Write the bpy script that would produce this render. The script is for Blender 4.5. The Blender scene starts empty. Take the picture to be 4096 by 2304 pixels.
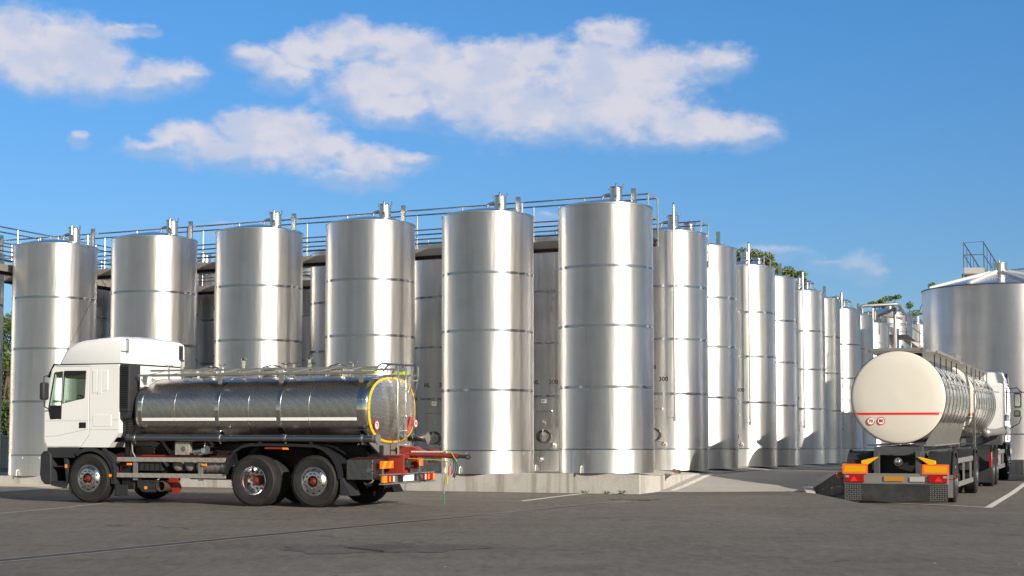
import bpy, bmesh, math, random
from mathutils import Vector, Matrix, Euler
R = math.radians
rnd = random.Random(7)
scn = bpy.context.scene
COL = scn.collection

# ------------------------------------------------------------------ camera
cam_d = bpy.data.cameras.new("camera"); cam = bpy.data.objects.new("camera", cam_d); COL.objects.link(cam)
cam.location = (0, 0, 1.6); cam.rotation_euler = (R(90 + 4.04), 0, 0)
cam_d.sensor_width = 36.0; cam_d.lens = 36.0 * 6360 / 4096.0; cam_d.shift_y = 188 / 4096.0
cam_d.clip_start = 0.5; cam_d.clip_end = 6000
scn.camera = cam
scn.render.resolution_x = 1024; scn.render.resolution_y = 576

# ------------------------------------------------------------------ light
SUN_AZ, SUN_EL = 38.0, 20.5      # azimuth measured from behind the camera (-Y) towards the right (+X)
sd = Vector((math.sin(R(SUN_AZ)) * math.cos(R(SUN_EL)), -math.cos(R(SUN_AZ)) * math.cos(R(SUN_EL)), math.sin(R(SUN_EL))))
ld = bpy.data.lights.new("sun", 'SUN'); ld.energy = 5.0; ld.angle = R(0.53); ld.color = (1.0, 0.90, 0.77)
sun = bpy.data.objects.new("sun", ld); COL.objects.link(sun); sun.rotation_euler = sd.to_track_quat('Z', 'Y').to_euler()
sun.location = sd * 50

scn.view_settings.view_transform = 'Standard'; scn.view_settings.look = 'None'
scn.view_settings.exposure = 0.35; scn.view_settings.gamma = 1.0

# ------------------------------------------------------------------ node helpers
class NT:
    def __init__(s, tree): s.t = tree; s.n = tree.nodes; s.l = tree.links
    def new(s, typ, **kw):
        nd = s.n.new(typ)
        for k, v in kw.items(): setattr(nd, k, v)
        return nd
    def put(s, sock, v):
        if isinstance(v, bpy.types.NodeSocket): s.l.new(v, sock)
        elif v is not None: sock.default_value = v
    def m(s, op, a, b=None, c=None, clamp=False):
        nd = s.new('ShaderNodeMath', operation=op, use_clamp=clamp)
        s.put(nd.inputs[0], a)
        if b is not None: s.put(nd.inputs[1], b)
        if c is not None: s.put(nd.inputs[2], c)
        return nd.outputs[0]
    def v(s, op, a, b=None, c=None):
        nd = s.new('ShaderNodeVectorMath', operation=op)
        s.put(nd.inputs[0], a)
        if b is not None: s.put(nd.inputs[1], b)
        if c is not None: s.put(nd.inputs[2], c)
        return nd.outputs['Value'] if op in ('LENGTH', 'DOT_PRODUCT') else nd.outputs[0]
    def mr(s, x, a, b, c=0.0, d=1.0, kind='LINEAR'):
        nd = s.new('ShaderNodeMapRange', interpolation_type=kind)
        s.put(nd.inputs[0], x)
        for i, q in enumerate((a, b, c, d)): s.put(nd.inputs[i + 1], q)
        return nd.outputs[0]
    def mix(s, f, a, b, typ='MIX'):
        nd = s.new('ShaderNodeMix', data_type='RGBA', blend_type=typ)
        s.put(nd.inputs[0], f); s.put(nd.inputs[6], a if isinstance(a, bpy.types.NodeSocket) else rgba(a)); s.put(nd.inputs[7], b if isinstance(b, bpy.types.NodeSocket) else rgba(b))
        return nd.outputs[2]
    def noise(s, vec, scale, detail=3.0, rough=0.55, dist=0.0, col=False):
        nd = s.new('ShaderNodeTexNoise'); s.put(nd.inputs['Vector'], vec)
        nd.inputs['Scale'].default_value = scale; nd.inputs['Detail'].default_value = detail
        nd.inputs['Roughness'].default_value = rough; nd.inputs['Distortion'].default_value = dist
        return nd.outputs['Color' if col else 'Fac']
    def bump(s, h, strength=0.3, dist=0.01, normal=None):
        nd = s.new('ShaderNodeBump'); nd.inputs['Strength'].default_value = strength; nd.inputs['Distance'].default_value = dist
        s.put(nd.inputs['Height'], h)
        if normal is not None: s.put(nd.inputs['Normal'], normal)
        return nd.outputs[0]
def rgba(c): return (c[0], c[1], c[2], 1.0) if len(c) == 3 else c

# ------------------------------------------------------------------ world: Nishita sky with procedural clouds
w = bpy.data.worlds.new("World"); scn.world = w; w.use_nodes = True
T = NT(w.node_tree); T.n.clear()
out = T.new('ShaderNodeOutputWorld'); bg = T.new('ShaderNodeBackground')
sky = T.new('ShaderNodeTexSky', sky_type='NISHITA')
sky.sun_disc = False; sky.sun_elevation = R(SUN_EL); sky.sun_rotation = math.atan2(sd.x, sd.y)
sky.altitude = 0; sky.air_density = 1.0; sky.dust_density = 0.1; sky.ozone_density = 1.5
BLOBS = [(-17.58,13.77,1.47,1.15),(-15.71,13.64,1.54,1.07),(-14.88,13.01,1.26,0.93),(-16.77,12.9,1.47,0.86),(-13.95,14.44,0.84,0.29),(-13.06,14.31,0.39,0.17),(-12.69,12.86,0.98,0.57),(-11.72,13.04,0.7,0.4),(-13.44,12.44,0.84,0.36),(-15.45,10.62,0.34,0.26),(-12.92,10.38,1.05,0.34),(-11.55,10.84,1.19,0.54),(-10.02,11.45,0.7,0.46),(-9.31,11.2,1.26,0.72),(-8.03,11.17,1.4,0.69),(-9.3,10.36,2.67,0.64),(-6.75,10.64,1.12,0.57),(-5.31,10.17,1.12,0.49),(-3.87,10.16,0.98,0.34),(-5.74,9.53,1.47,0.37),(-9.05,13.7,1.05,0.46),(-7.35,14.03,1.05,0.6),(-5.92,14.42,1.19,0.72),(-4.18,14.32,1.47,0.64),(-3.17,13.64,1.26,0.86),(-0.84,13.93,1.4,0.6),(0.9,13.79,1.05,0.69),(-4.75,12.71,2.11,1.0),(-1.57,12.81,2.81,1.15),(0.61,11.91,2.67,1.0),(-4.31,11.81,1.12,0.43),(3.52,14.74,1.12,0.52),(3.08,13.29,2.11,1.15),(5.1,13.4,1.54,0.86),(7.4,13.55,1.19,0.6),(3.94,11.88,2.67,1.07),(6.52,11.27,2.39,0.64),(8.65,11.08,1.12,0.4),(-8.2,13.11,1.12,0.52),(11.26,6.39,0.7,0.26),(12.23,6.37,0.84,0.4),(12.91,6.0,0.56,0.32),(9.31,6.85,1.26,0.32),(-10.6,7.67,0.77,0.23),(1.25,8.15,0.49,0.26),
         # the rest of the sky, out of the frame
         (28,22,9,4),(-32,18,10,4),(60,30,14,6),(-70,28,15,6),(110,24,14,5),(150,30,16,6),(-150,26,18,6),(-110,20,12,4),(10,40,14,6)]
def cloud_group():
    g = bpy.data.node_groups.new("cloud_field", 'ShaderNodeTree')
    g.interface.new_socket("Vector", in_out='INPUT', socket_type='NodeSocketVector')
    g.interface.new_socket("Value", in_out='OUTPUT', socket_type='NodeSocketFloat')
    G = NT(g); gi = G.new('NodeGroupInput'); go = G.new('NodeGroupOutput')
    p = gi.outputs[0]; cur = None
    for az, el, ra, re in BLOBS:
        q = G.v('MULTIPLY_ADD', p, (1 / ra, 1 / re, 0), (-az / ra, -el / re, 0))
        d = G.v('LENGTH', q)
        if cur is None: cur = d
        else: cur = G.m('SMOOTH_MIN', cur, d, 0.35)
    G.l.new(cur, go.inputs[0]); return g
cg = cloud_group()
tc = T.new('ShaderNodeTexCoord'); sx = T.new('ShaderNodeSeparateXYZ'); T.l.new(tc.outputs['Generated'], sx.inputs[0])
az = T.m('MULTIPLY', T.m('ARCTAN2', sx.outputs[0], sx.outputs[1]), 57.29578)
el = T.m('MULTIPLY', T.m('ARCSINE', sx.outputs[2]), 57.29578)
cb = T.new('ShaderNodeCombineXYZ'); T.put(cb.inputs[0], az); T.put(cb.inputs[1], el); pos = cb.outputs[0]
n1 = T.noise(T.v('MULTIPLY', pos, (1, 1.35, 1)), 0.75, 4.0, 0.56, col=True)
warp = T.v('MULTIPLY', T.v('SUBTRACT', n1, (0.5, 0.5, 0.5)), (1.3, 0.8, 0))
posw = T.v('ADD', pos, warp)
def field(vec):
    gn = T.new('ShaderNodeGroup'); gn.node_tree = cg; T.l.new(vec, gn.inputs[0]); return gn.outputs[0]
f0 = field(posw); f1 = field(T.v('ADD', posw, (-0.15, -0.45, 0)))
nz = T.noise(T.v('MULTIPLY', pos, (1, 1.5, 1)), 1.5, 6.0, 0.58)
nz2 = T.noise(T.v('ADD', T.v('MULTIPLY', pos, (1, 1.5, 1)), (0.25, 0.5, 3.3)), 0.9, 3.0, 0.5)
d0 = T.m('ADD', f0, T.m('MULTIPLY', T.m('SUBTRACT', nz, 0.5), 1.0))
dens = T.mr(d0, 1.50, 0.60, 0, 1, 'SMOOTHSTEP')
lit = T.mr(T.m('ADD', f1, T.m('MULTIPLY', T.m('SUBTRACT', nz2, 0.5), 1.7)), 1.65, 0.65, 0, 1, 'SMOOTHSTEP')
SKY = 0.08; TINT0 = (0.50, 0.62, 0.90); TINT1 = (0.43, 0.88, 1.32)
n3 = T.noise(T.v('ADD', T.v('MULTIPLY', posw, (1, 1.6, 1)), (4.0, 9.0, 1.0)), 0.6, 4.0, 0.48)
ccol = T.mix(T.m('MULTIPLY', lit, T.mr(n3, 0.34, 0.62, 0.6, 1.0, 'SMOOTHSTEP')), (0.32, 0.405, 0.57), (0.57, 0.555, 0.61))
tint = T.mix(T.mr(el, 0, 15, 0, 1), TINT0, TINT1)
tint = T.mix(T.mr(el, 20, 45, 0, 1, 'SMOOTHSTEP'), tint, (0.95, 0.88, 0.80))
tint = T.mix(T.mr(sx.outputs[1], -0.25, 0.45, 0, 1, 'SMOOTHSTEP'), (0.80, 0.77, 0.70), tint)   # paler, warmer sky on the sun's side
skyc = T.v('MULTIPLY', T.v('MULTIPLY', sky.outputs[0], (SKY, SKY, SKY)), tint)
alpha = T.m('MULTIPLY', T.m('MULTIPLY', dens, T.mr(T.m('MULTIPLY', lit, T.mr(n3, 0.3, 0.6, 0.72, 1.0)), 0, 0.9, 0.45, 0.92)), T.mr(el, 6.6, 9.5, 0.42, 1.0))
T.l.new(T.mix(alpha, skyc, ccol), bg.inputs[0]); bg.inputs[1].default_value = 1.0
T.l.new(bg.outputs[0], out.inputs[0])

# ------------------------------------------------------------------ materials
MATS = {}
def mat(name, base=(0.5, 0.5, 0.5), rough=0.5, metal=0.0, build=None, spec=None, **kw):
    if name in MATS: return MATS[name]
    m = bpy.data.materials.new(name); m.use_nodes = True
    t = NT(m.node_tree); b = t.n['Principled BSDF']
    b.inputs['Base Color'].default_value = rgba(base); b.inputs['Roughness'].default_value = rough; b.inputs['Metallic'].default_value = metal
    if spec is not None: b.inputs['Specular IOR Level'].default_value = spec
    for k, v in kw.items(): b.inputs[k].default_value = v
    if build: build(t, b)
    MATS[name] = m; return m
def coords(t, kind='Object'):
    return t.new('ShaderNodeTexCoord').outputs[kind]
def grime(amount=0.25, scale=3.0, dark=(0.1, 0.09, 0.07), bump=0.0, vstretch=1.0):
    def f(t, b):
        co = t.v('MULTIPLY', coords(t), (1, 1, vstretch))
        n = t.noise(co, scale, 6, 0.6)
        base = tuple(b.inputs['Base Color'].default_value)
        r0 = b.inputs['Roughness'].default_value
        fac = t.m('MULTIPLY', t.mr(n, 0.42, 0.75), amount)
        t.l.new(t.mix(fac, base, dark), b.inputs['Base Color'])
        t.l.new(t.mr(n, 0.3, 0.8, max(0.02, r0 - 0.06), r0 + 0.12), b.inputs['Roughness'])
        if bump: t.l.new(t.bump(t.noise(co, scale * 12, 3), bump, 0.004), b.inputs['Normal'])
    return f
def tank_steel(t, b, rough=0.49, aniso=0.84):
    # satin stainless sheet, brushed round the tank: highlights stretch up and down
    info = t.new('ShaderNodeObjectInfo')
    co = coords(t)
    sep = t.new('ShaderNodeSeparateXYZ'); t.l.new(co, sep.inputs[0])
    ang = t.m('ARCTAN2', sep.outputs[1], sep.outputs[0])
    cyl = t.new('ShaderNodeCombineXYZ'); t.put(cyl.inputs[0], t.m('MULTIPLY', ang, 1.2)); t.put(cyl.inputs[1], t.m('MULTIPLY', info.outputs['Random'], 40.0)); t.put(cyl.inputs[2], sep.outputs[2])
    c = cyl.outputs[0]
    streak = t.noise(t.v('MULTIPLY', c, (7, 1, 0.35)), 1.0, 6, 0.6)
    fine = t.noise(t.v('MULTIPLY', c, (1.5, 1, 60)), 1.0, 3, 0.6)
    cloud = t.noise(c, 1.3, 4, 0.6)
    col = t.mix(t.mr(streak, 0.3, 0.8), (0.90, 0.885, 0.86), (0.80, 0.78, 0.75))
    col = t.mix(t.mr(cloud, 0.5, 0.8, 0, 0.22), col, (0.50, 0.475, 0.44))
    t.l.new(col, b.inputs['Base Color'])
    t.l.new(t.m('ADD', t.mr(streak, 0.25, 0.8, rough - 0.05, rough + 0.07), t.mr(cloud, 0.3, 0.7, -0.03, 0.04)), b.inputs['Roughness'])
    b.inputs['Anisotropic'].default_value = aniso; b.inputs['Anisotropic Rotation'].default_value = 0.25
    tg = t.new('ShaderNodeTangent', direction_type='RADIAL', axis='Z'); t.l.new(tg.outputs[0], b.inputs['Tangent'])
    wave = t.noise(t.v('MULTIPLY', c, (3.0, 1, 0.35)), 1.0, 3, 0.5)
    h = t.m('ADD', t.m('MULTIPLY', wave, 1.0), t.m('MULTIPLY', fine, 0.004))
    t.l.new(t.bump(h, 0.5, 0.025), b.inputs['Normal'])
M_STEEL = mat('satin_steel', metal=1.0, build=lambda t, b: tank_steel(t, b))
M_STEEL_SK = mat('skirt_steel', metal=1.0, build=lambda t, b: tank_steel(t, b, 0.40, 0.55))
M_BAND = mat('polished_band', (0.36, 0.385, 0.43), 0.20, 1.0)
M_ROOF = mat('roof_steel', (0.62, 0.63, 0.65), 0.25, 1.0, grime(0.2, 2.0, (0.3, 0.3, 0.3)))
M_TUBE = mat('tube_steel', (0.62, 0.61, 0.59), 0.28, 1.0, grime(0.2, 4.0, (0.3, 0.28, 0.25)))
M_POL = mat('mirror_steel', (0.72, 0.71, 0.70), 0.08, 1.0)
M_GALV = mat('galvanised_steel', (0.36, 0.355, 0.34), 0.5, 0.75, grime(0.3, 5.0, (0.18, 0.17, 0.15)))
M_BEAM = mat('walkway_beam', (0.27, 0.25, 0.225), 0.55, 0.4, grime(0.35, 3.0, (0.2, 0.17, 0.14)))
M_DARKIRON = mat('dark_iron', (0.05, 0.048, 0.045), 0.6, 0.4)
M_BLK = mat('black_paint', (0.012, 0.012, 0.013), 0.5, 0, grime(0.3, 5.0, (0.045, 0.04, 0.035)), spec=0.35)
M_TEXT = mat('stencil_paint', (0.03, 0.03, 0.035), 0.6)
M_SEAM = mat('weld_seam', (0.30, 0.29, 0.27), 0.35, 1.0)

def asphalt(t, b):
    co = coords(t)
    big = t.noise(co, 0.10, 4, 0.6); mid = t.noise(co, 0.55, 9, 0.72); fine = t.noise(t.v('MULTIPLY', co, (1, 0.35, 1)), 7.0, 6, 0.8)
    st = t.noise(t.v('MULTIPLY', co, (0.22, 1.0, 1)), 0.9, 7, 0.65)
    gain = t.m('ADD', t.m('MULTIPLY', t.m('SUBTRACT', mid, 0.5), 0.6), t.m('MULTIPLY', t.m('SUBTRACT', fine, 0.5), 1.5))
    gain = t.m('ADD', gain, t.m('MULTIPLY', t.m('SUBTRACT', st, 0.5), 0.55)); gain = t.m('ADD', gain, 1.0)
    c = t.mix(t.mr(big, 0.38, 0.62), (0.134, 0.121, 0.106), (0.164, 0.149, 0.130))
    sp = t.new('ShaderNodeSeparateXYZ'); t.l.new(co, sp.inputs[0])
    # older darker lane below the slot drain
    lane = t.mr(t.m('ADD', t.m('SUBTRACT', sp.outputs[1], t.m('MULTIPLY', sp.outputs[0], 1.82)), t.m('MULTIPLY', t.m('SUBTRACT', mid, 0.5), 2.0)), 29.0, 31.5)
    c = t.mix(lane, t.mix(0.16, c, (0.10, 0.098, 0.095)), c)
    c = t.v('MULTIPLY', c, t.v('ADD', (0, 0, 0), t.m('MAXIMUM', gain, 0.25)))
    vo = t.new('ShaderNodeTexVoronoi'); t.l.new(t.v('MULTIPLY', co, (1, 0.25, 1)), vo.inputs['Vector']); vo.inputs['Scale'].default_value = 4.5
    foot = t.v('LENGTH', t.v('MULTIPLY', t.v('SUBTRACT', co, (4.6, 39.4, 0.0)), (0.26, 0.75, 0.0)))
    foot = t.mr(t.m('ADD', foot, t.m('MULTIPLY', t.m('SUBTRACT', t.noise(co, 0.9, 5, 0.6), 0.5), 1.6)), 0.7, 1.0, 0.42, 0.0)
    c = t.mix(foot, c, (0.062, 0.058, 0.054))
    speck = t.m('MULTIPLY', t.mr(vo.outputs['Distance'], 0.04, 0.09, 1, 0), t.mr(t.noise(co, 1.7, 2), 0.60, 0.66))
    c = t.mix(t.m('MULTIPLY', speck, 0.6), c, (0.62, 0.60, 0.55))
    stain = t.mr(t.noise(t.v('ADD', co, (31, 7, 0)), 0.30, 6, 0.62, 0.6), 0.60, 0.70)
    c = t.mix(t.m('MULTIPLY', stain, 0.45), c, (0.085, 0.078, 0.070))
    v2 = t.new('ShaderNodeTexVoronoi', feature='DISTANCE_TO_EDGE'); t.l.new(t.v('ADD', co, t.v('MULTIPLY', t.noise(co, 0.7, 5, 0.6, col=True), (2.6, 2.6, 0))), v2.inputs['Vector']); v2.inputs['Scale'].default_value = 0.13
    crack = t.m('MULTIPLY', t.mr(v2.outputs['Distance'], 0.0, 0.0045, 1, 0), t.mr(t.noise(co, 0.3, 2), 0.47, 0.55))
    c = t.mix(t.m('MULTIPLY', crack, 0.75), c, (0.03, 0.028, 0.026))
    t.l.new(c, b.inputs['Base Color']); b.inputs['Roughness'].default_value = 0.9
    b.inputs['Specular IOR Level'].default_value = 0.25
    t.l.new(t.bump(t.noise(co, 25.0, 3, 0.75), 0.8, 0.012), b.inputs['Normal'])
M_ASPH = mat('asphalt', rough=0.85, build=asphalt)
def concrete(c1, c2, stainc, streaks=False):
    def f(t, b):
        co = coords(t)
        a = t.noise(co, 0.7, 6, 0.6); g = t.noise(co, 22, 3, 0.7); p = t.noise(co, 4.0, 5, 0.6)
        c = t.mix(t.mr(a, 0.35, 0.7), c1, c2)
        c = t.mix(t.mr(p, 0.5, 0.8, 0, 0.4), c, stainc)
        if streaks:
            s = t.noise(t.v('MULTIPLY', co, (2.6, 2.6, 0.12)), 1.0, 5, 0.6)
            c = t.mix(t.mr(s, 0.52, 0.66, 0, 0.85), c, stainc)
            sp = t.new('ShaderNodeSeparateXYZ'); t.l.new(co, sp.inputs[0])
        c = t.mix(t.mr(g, 0.3, 0.75, 0, 0.18), c, (0.1, 0.095, 0.085))
        t.l.new(c, b.inputs['Base Color']); b.inputs['Roughness'].default_value = 0.85
        t.l.new(t.bump(t.m('ADD', g, p), 0.3, 0.006), b.inputs['Normal'])
    return f
M_CONC = mat('slab_concrete', build=concrete((0.50, 0.485, 0.45), (0.42, 0.405, 0.375), (0.24, 0.22, 0.18), True))
M_RAMP = mat('ramp_concrete', build=concrete((0.40, 0.385, 0.355), (0.33, 0.32, 0.295), (0.23, 0.22, 0.205)))
M_ROAD = mat('service_road', build=concrete((0.36, 0.345, 0.32), (0.30, 0.285, 0.265), (0.22, 0.21, 0.195)))
M_BEIGE = mat('beige_concrete', build=concrete((0.58, 0.52, 0.42), (0.52, 0.46, 0.37), (0.35, 0.31, 0.25)))
def worn(c, wear=(0.16, 0.148, 0.13)):
    def f(t, b):
        co = coords(t); n = t.noise(co, 7, 5, 0.7)
        t.l.new(t.mix(t.mr(n, 0.40, 0.72, 0.0, 0.85), c, wear), b.inputs['Base Color']); b.inputs['Roughness'].default_value = 0.8
    return f
M_LINE = mat('road_paint', build=worn((0.74, 0.72, 0.68), (0.38, 0.36, 0.33)))
M_LINE2 = mat('faded_road_paint', build=worn((0.40, 0.38, 0.34)))

# ------------------------------------------------------------------ mesh builder
class MB:
    def __init__(s): s.v = []; s.f = []; s.M = None
    def add(s, vs, fs):
        o = len(s.v)
        for p in vs:
            p = Vector(p)
            if s.M is not None: p = s.M @ p
            s.v.append(p)
        s.f += [tuple(i + o for i in f) for f in fs]; return s
    def box(s, c, d, rot=None):
        x, y, z = d[0] / 2, d[1] / 2, d[2] / 2
        vs = [Vector(p) for p in ((-x,-y,-z),(x,-y,-z),(x,y,-z),(-x,y,-z),(-x,-y,z),(x,-y,z),(x,y,z),(-x,y,z))]
        if rot is not None:
            m = Euler(rot).to_matrix(); vs = [m @ p for p in vs]
        return s.add([p + Vector(c) for p in vs], [(0,3,2,1),(4,5,6,7),(0,1,5,4),(1,2,6,5),(2,3,7,6),(3,0,4,7)])
    def bb(s, x0, x1, y0, y1, z0, z1): return s.box(((x0+x1)/2, (y0+y1)/2, (z0+z1)/2), (abs(x1-x0), abs(y1-y0), abs(z1-z0)))
    def rings(s, rings, cap0=True, cap1=True, closed=True):
        n = len(rings[0]); vs = [p for r in rings for p in r]; fs = []
        for i in range(len(rings) - 1):
            for j in range(n if closed else n - 1):
                k = (j + 1) % n
                fs.append((i*n+j, i*n+k, (i+1)*n+k, (i+1)*n+j))
        if cap0: fs.append(tuple(range(n))[::-1])
        if cap1: fs.append(tuple((len(rings)-1)*n + i for i in range(n)))
        return s.add(vs, fs)
    def tube(s, pts, r, n=8, caps=True, bend=0.0):
        P = [Vector(p) for p in pts]
        if bend:
            Q = [P[0]]
            for i in range(1, len(P) - 1):
                a = (P[i-1] - P[i]); b_ = (P[i+1] - P[i]); l = min(bend, a.length * 0.49, b_.length * 0.49)
                pa = P[i] + a.normalized() * l; pb = P[i] + b_.normalized() * l
                for k in range(5):
                    t = k / 4.0; Q.append(pa * (1-t)**2 + P[i] * 2*t*(1-t) + pb * t*t)
            Q.append(P[-1]); P = Q
        rs = []
        up = None
        for i, p in enumerate(P):
            d = (P[min(i+1, len(P)-1)] - P[max(i-1, 0)])
            if d.length < 1e-9: d = Vector((0, 0, 1))
            d.normalize()
            if up is None: up = Vector((0, 0, 1)) if abs(d.z) < 0.9 else Vector((1, 0, 0))
            x = d.cross(up)
            if x.length < 1e-4: x = d.cross(Vector((0.3, 1, 0.2)))
            x.normalize(); y = d.cross(x).normalized(); up = -y if False else up - d * up.dot(d)
            if up.length < 1e-3: up = y.copy()
            rr = r[i] if isinstance(r, (list, tuple)) else r
            rs.append([p + x * math.cos(2*math.pi*j/n) * rr + y * math.sin(2*math.pi*j/n) * rr for j in range(n)])
        return s.rings(rs, caps, caps)
    def cyl(s, a, b, r, n=16, r2=None, caps=True): return s.tube([a, b], [r, r if r2 is None else r2], n, caps)
    def lathe(s, prof, n=48, axis='z', c=(0, 0, 0), cap0=False, cap1=False, a0=0.0, a1=2*math.pi):
        full = abs(a1 - a0 - 2*math.pi) < 1e-6; m = n if full else n + 1; rs = []
        for r, h in prof:
            ring = []
            for j in range(m):
                t = a0 + (a1 - a0) * j / n; x, y = r * math.cos(t), r * math.sin(t)
                p = (x, y, h) if axis == 'z' else ((x, h, y) if axis == 'y' else (h, x, y))
                ring.append(Vector(p) + Vector(c))
            rs.append(ring)
        return s.rings(rs, cap0, cap1, full)
    def prism(s, poly, h0, h1, plane='xz'):
        def P(a, b, h): return {'xz': (a, h, b), 'xy': (a, b, h), 'yz': (h, a, b)}[plane]
        n = len(poly); vs = [P(a, b, h0) for a, b in poly] + [P(a, b, h1) for a, b in poly]
        return s.add(vs, [tuple(range(n)), tuple(range(2*n-1, n-1, -1))] + [(i, i+n, (i+1) % n + n, (i+1) % n) for i in range(n)])
    def quad(s, a, b, c, d): return s.add([a, b, c, d], [(0, 1, 2, 3)])
    def sphere(s, c, r, n=12, sz=1.0, sx=1.0, sy=1.0):
        rs = []
        for i in range(n // 2 + 1):
            t = math.pi * i / (n // 2) * 0.998 + 0.001
            rs.append([(c[0] + sx*r*math.sin(t)*math.cos(2*math.pi*j/n), c[1] + sy*r*math.sin(t)*math.sin(2*math.pi*j/n), c[2] + sz*r*math.cos(t)) for j in range(n)])
        return s.rings(rs)
    def build(s, name, m, parent=None, smooth=40, bevel=0.0, label=None, recalc=True):
        me = bpy.data.meshes.new(name); me.from_pydata([tuple(p) for p in s.v], [], s.f)
        if recalc:
            bm = bmesh.new(); bm.from_mesh(me); bmesh.ops.recalc_face_normals(bm, faces=bm.faces); bm.to_mesh(me); bm.free()
        if smooth:
            me.polygons.foreach_set('use_smooth', [True] * len(me.polygons)); me.set_sharp_from_angle(angle=R(smooth))
        me.materials.append(m); me.update()
        o = bpy.data.objects.new(name, me); COL.objects.link(o)
        if parent is not None: o.parent = parent
        if bevel:
            md = o.modifiers.new('bevel', 'BEVEL'); md.width = bevel; md.segments = 2; md.limit_method = 'ANGLE'; md.angle_limit = R(40)
        if label: o['label'] = label
        return o
def tag(o, label=None, cat=None, group=None, kind=None):
    if label: o['label'] = label
    if cat: o['category'] = cat
    if group: o['group'] = group
    if kind: o['kind'] = kind
    return o
def empty(name, loc=(0, 0, 0), rz=0.0, label=None, cat=None, group=None, parent=None):
    o = bpy.data.objects.new(name, None); COL.objects.link(o); o.empty_display_size = 0.3
    o.location = loc; o.rotation_euler = (0, 0, rz); o.parent = parent
    return tag(o, label, cat, group)
def copy_tree(o, parent=None):
    c = o.copy(); COL.objects.link(c)
    if parent is not None: c.parent = parent
    for ch in [q for q in bpy.data.objects if q.parent == o]: copy_tree(ch, c)
    return c
def text_shape(s, size, align='CENTER', bold=0.0):
    cu = bpy.data.curves.new('t', 'FONT'); cu.body = s; cu.size = size; cu.align_x = align; cu.align_y = 'CENTER'; cu.offset = bold; cu.resolution_u = 3
    o = bpy.data.objects.new('t', cu); COL.objects.link(o)
    bpy.context.view_layer.update()
    me = bpy.data.meshes.new_from_object(o.evaluated_get(bpy.context.evaluated_depsgraph_get()))
    vs = [tuple(v.co) for v in me.vertices]; fs = [tuple(p.vertices) for p in me.polygons]
    bpy.data.objects.remove(o); bpy.data.curves.remove(cu); bpy.data.meshes.remove(me)
    return vs, fs

# ------------------------------------------------------------------ site frame: U runs along the front row of tanks, V away from the camera
A = R(22); U = Vector((math.cos(A), -math.sin(A), 0)); V = Vector((math.sin(A), math.cos(A), 0))
O6 = Vector((2.38, 40.2, 0))
def S(u, v, z=0.0): return Vector((O6.x, O6.y, z)) + U * u + V * v
def G(y): return 0.012 * min(max(y, -60), 62)
def ss(t): t = max(0.0, min(1.0, t)); return t * t * (3 - 2 * t)
def GX(x, y): return G(y) - 0.224 * ss((x - 7.3) / 1.2) * ss((y - 28) / 8.0)     # the parking bay on the right lies a little lower
def gp(x, y, dz=0.0): return Vector((x, y, GX(x, y) + dz))
def padz(u): return 0.966 + 0.0104 * min(u, 0.0)

# ------------------------------------------------------------------ ground
g = MB(); xs = [-900, -200, -80, -40, -20, -10, 0, 4] + [7.0, 7.2] + [7.3 + 0.1 * i for i in range(13)] + [9, 10, 20, 40, 80, 200, 900]; ys = [-900, -60, -30, 0, 10, 20, 24, 27] + [28 + 0.5 * i for i in range(17)] + [37, 40, 50, 62, 100, 250, 900]
for j, y in enumerate(ys):
    for i, x in enumerate(xs): g.v.append(Vector((x, y, GX(x, y))))
n = len(xs)
for j in range(len(ys) - 1):
    for i in range(n - 1): g.f.append((j*n+i, j*n+i+1, (j+1)*n+i+1, (j+1)*n+i))
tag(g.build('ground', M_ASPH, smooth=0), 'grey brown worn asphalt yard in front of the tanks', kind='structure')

# tank slab: front face along U at v = -1.62, right end at u = +1.0
def slab_poly():
    f = -0.62
    return f
# corner P0 (3.16, 39.77)
P0 = Vector((3.08, 38.72, 0)); u0 = (P0 - O6).dot(U); v0 = (P0 - O6).dot(V)
s = MB()
cols = [(-60, padz(-60)), (-17, padz(-17)), (0, 0.966), (u0, 0.94)]
top = []; bot = []
rows = [(v0, 0), (0.4, 1), (6, 2), (60, 3)]
grid = []
for v, k in rows:
    r = []
    for i, (u, z) in enumerate(cols):
        zz = z if i < 3 else (0.94 if k == 0 else 0.88)
        p = S(u, v, zz); r.append(p)
    grid.append(r)
for k in range(len(rows) - 1):
    for i in range(len(cols) - 1): s.quad(grid[k][i], grid[k][i+1], grid[k+1][i+1], grid[k+1][i])
for i in range(len(cols) - 1):
    a, b_ = grid[0][i], grid[0][i+1]; s.quad(Vector((a.x, a.y, a.z - 1.3)), Vector((b_.x, b_.y, b_.z - 1.3)), b_, a)
for k in range(len(rows) - 1):
    a, b_ = grid[k][-1], grid[k+1][-1]; s.quad(Vector((a.x, a.y, a.z - 1.3)), Vector((b_.x, b_.y, b_.z - 1.3)), b_, a)
tag(s.build('tank_slab', M_CONC, smooth=0), 'pale raised concrete slab with stained front face under the tanks', 'slab')
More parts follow.
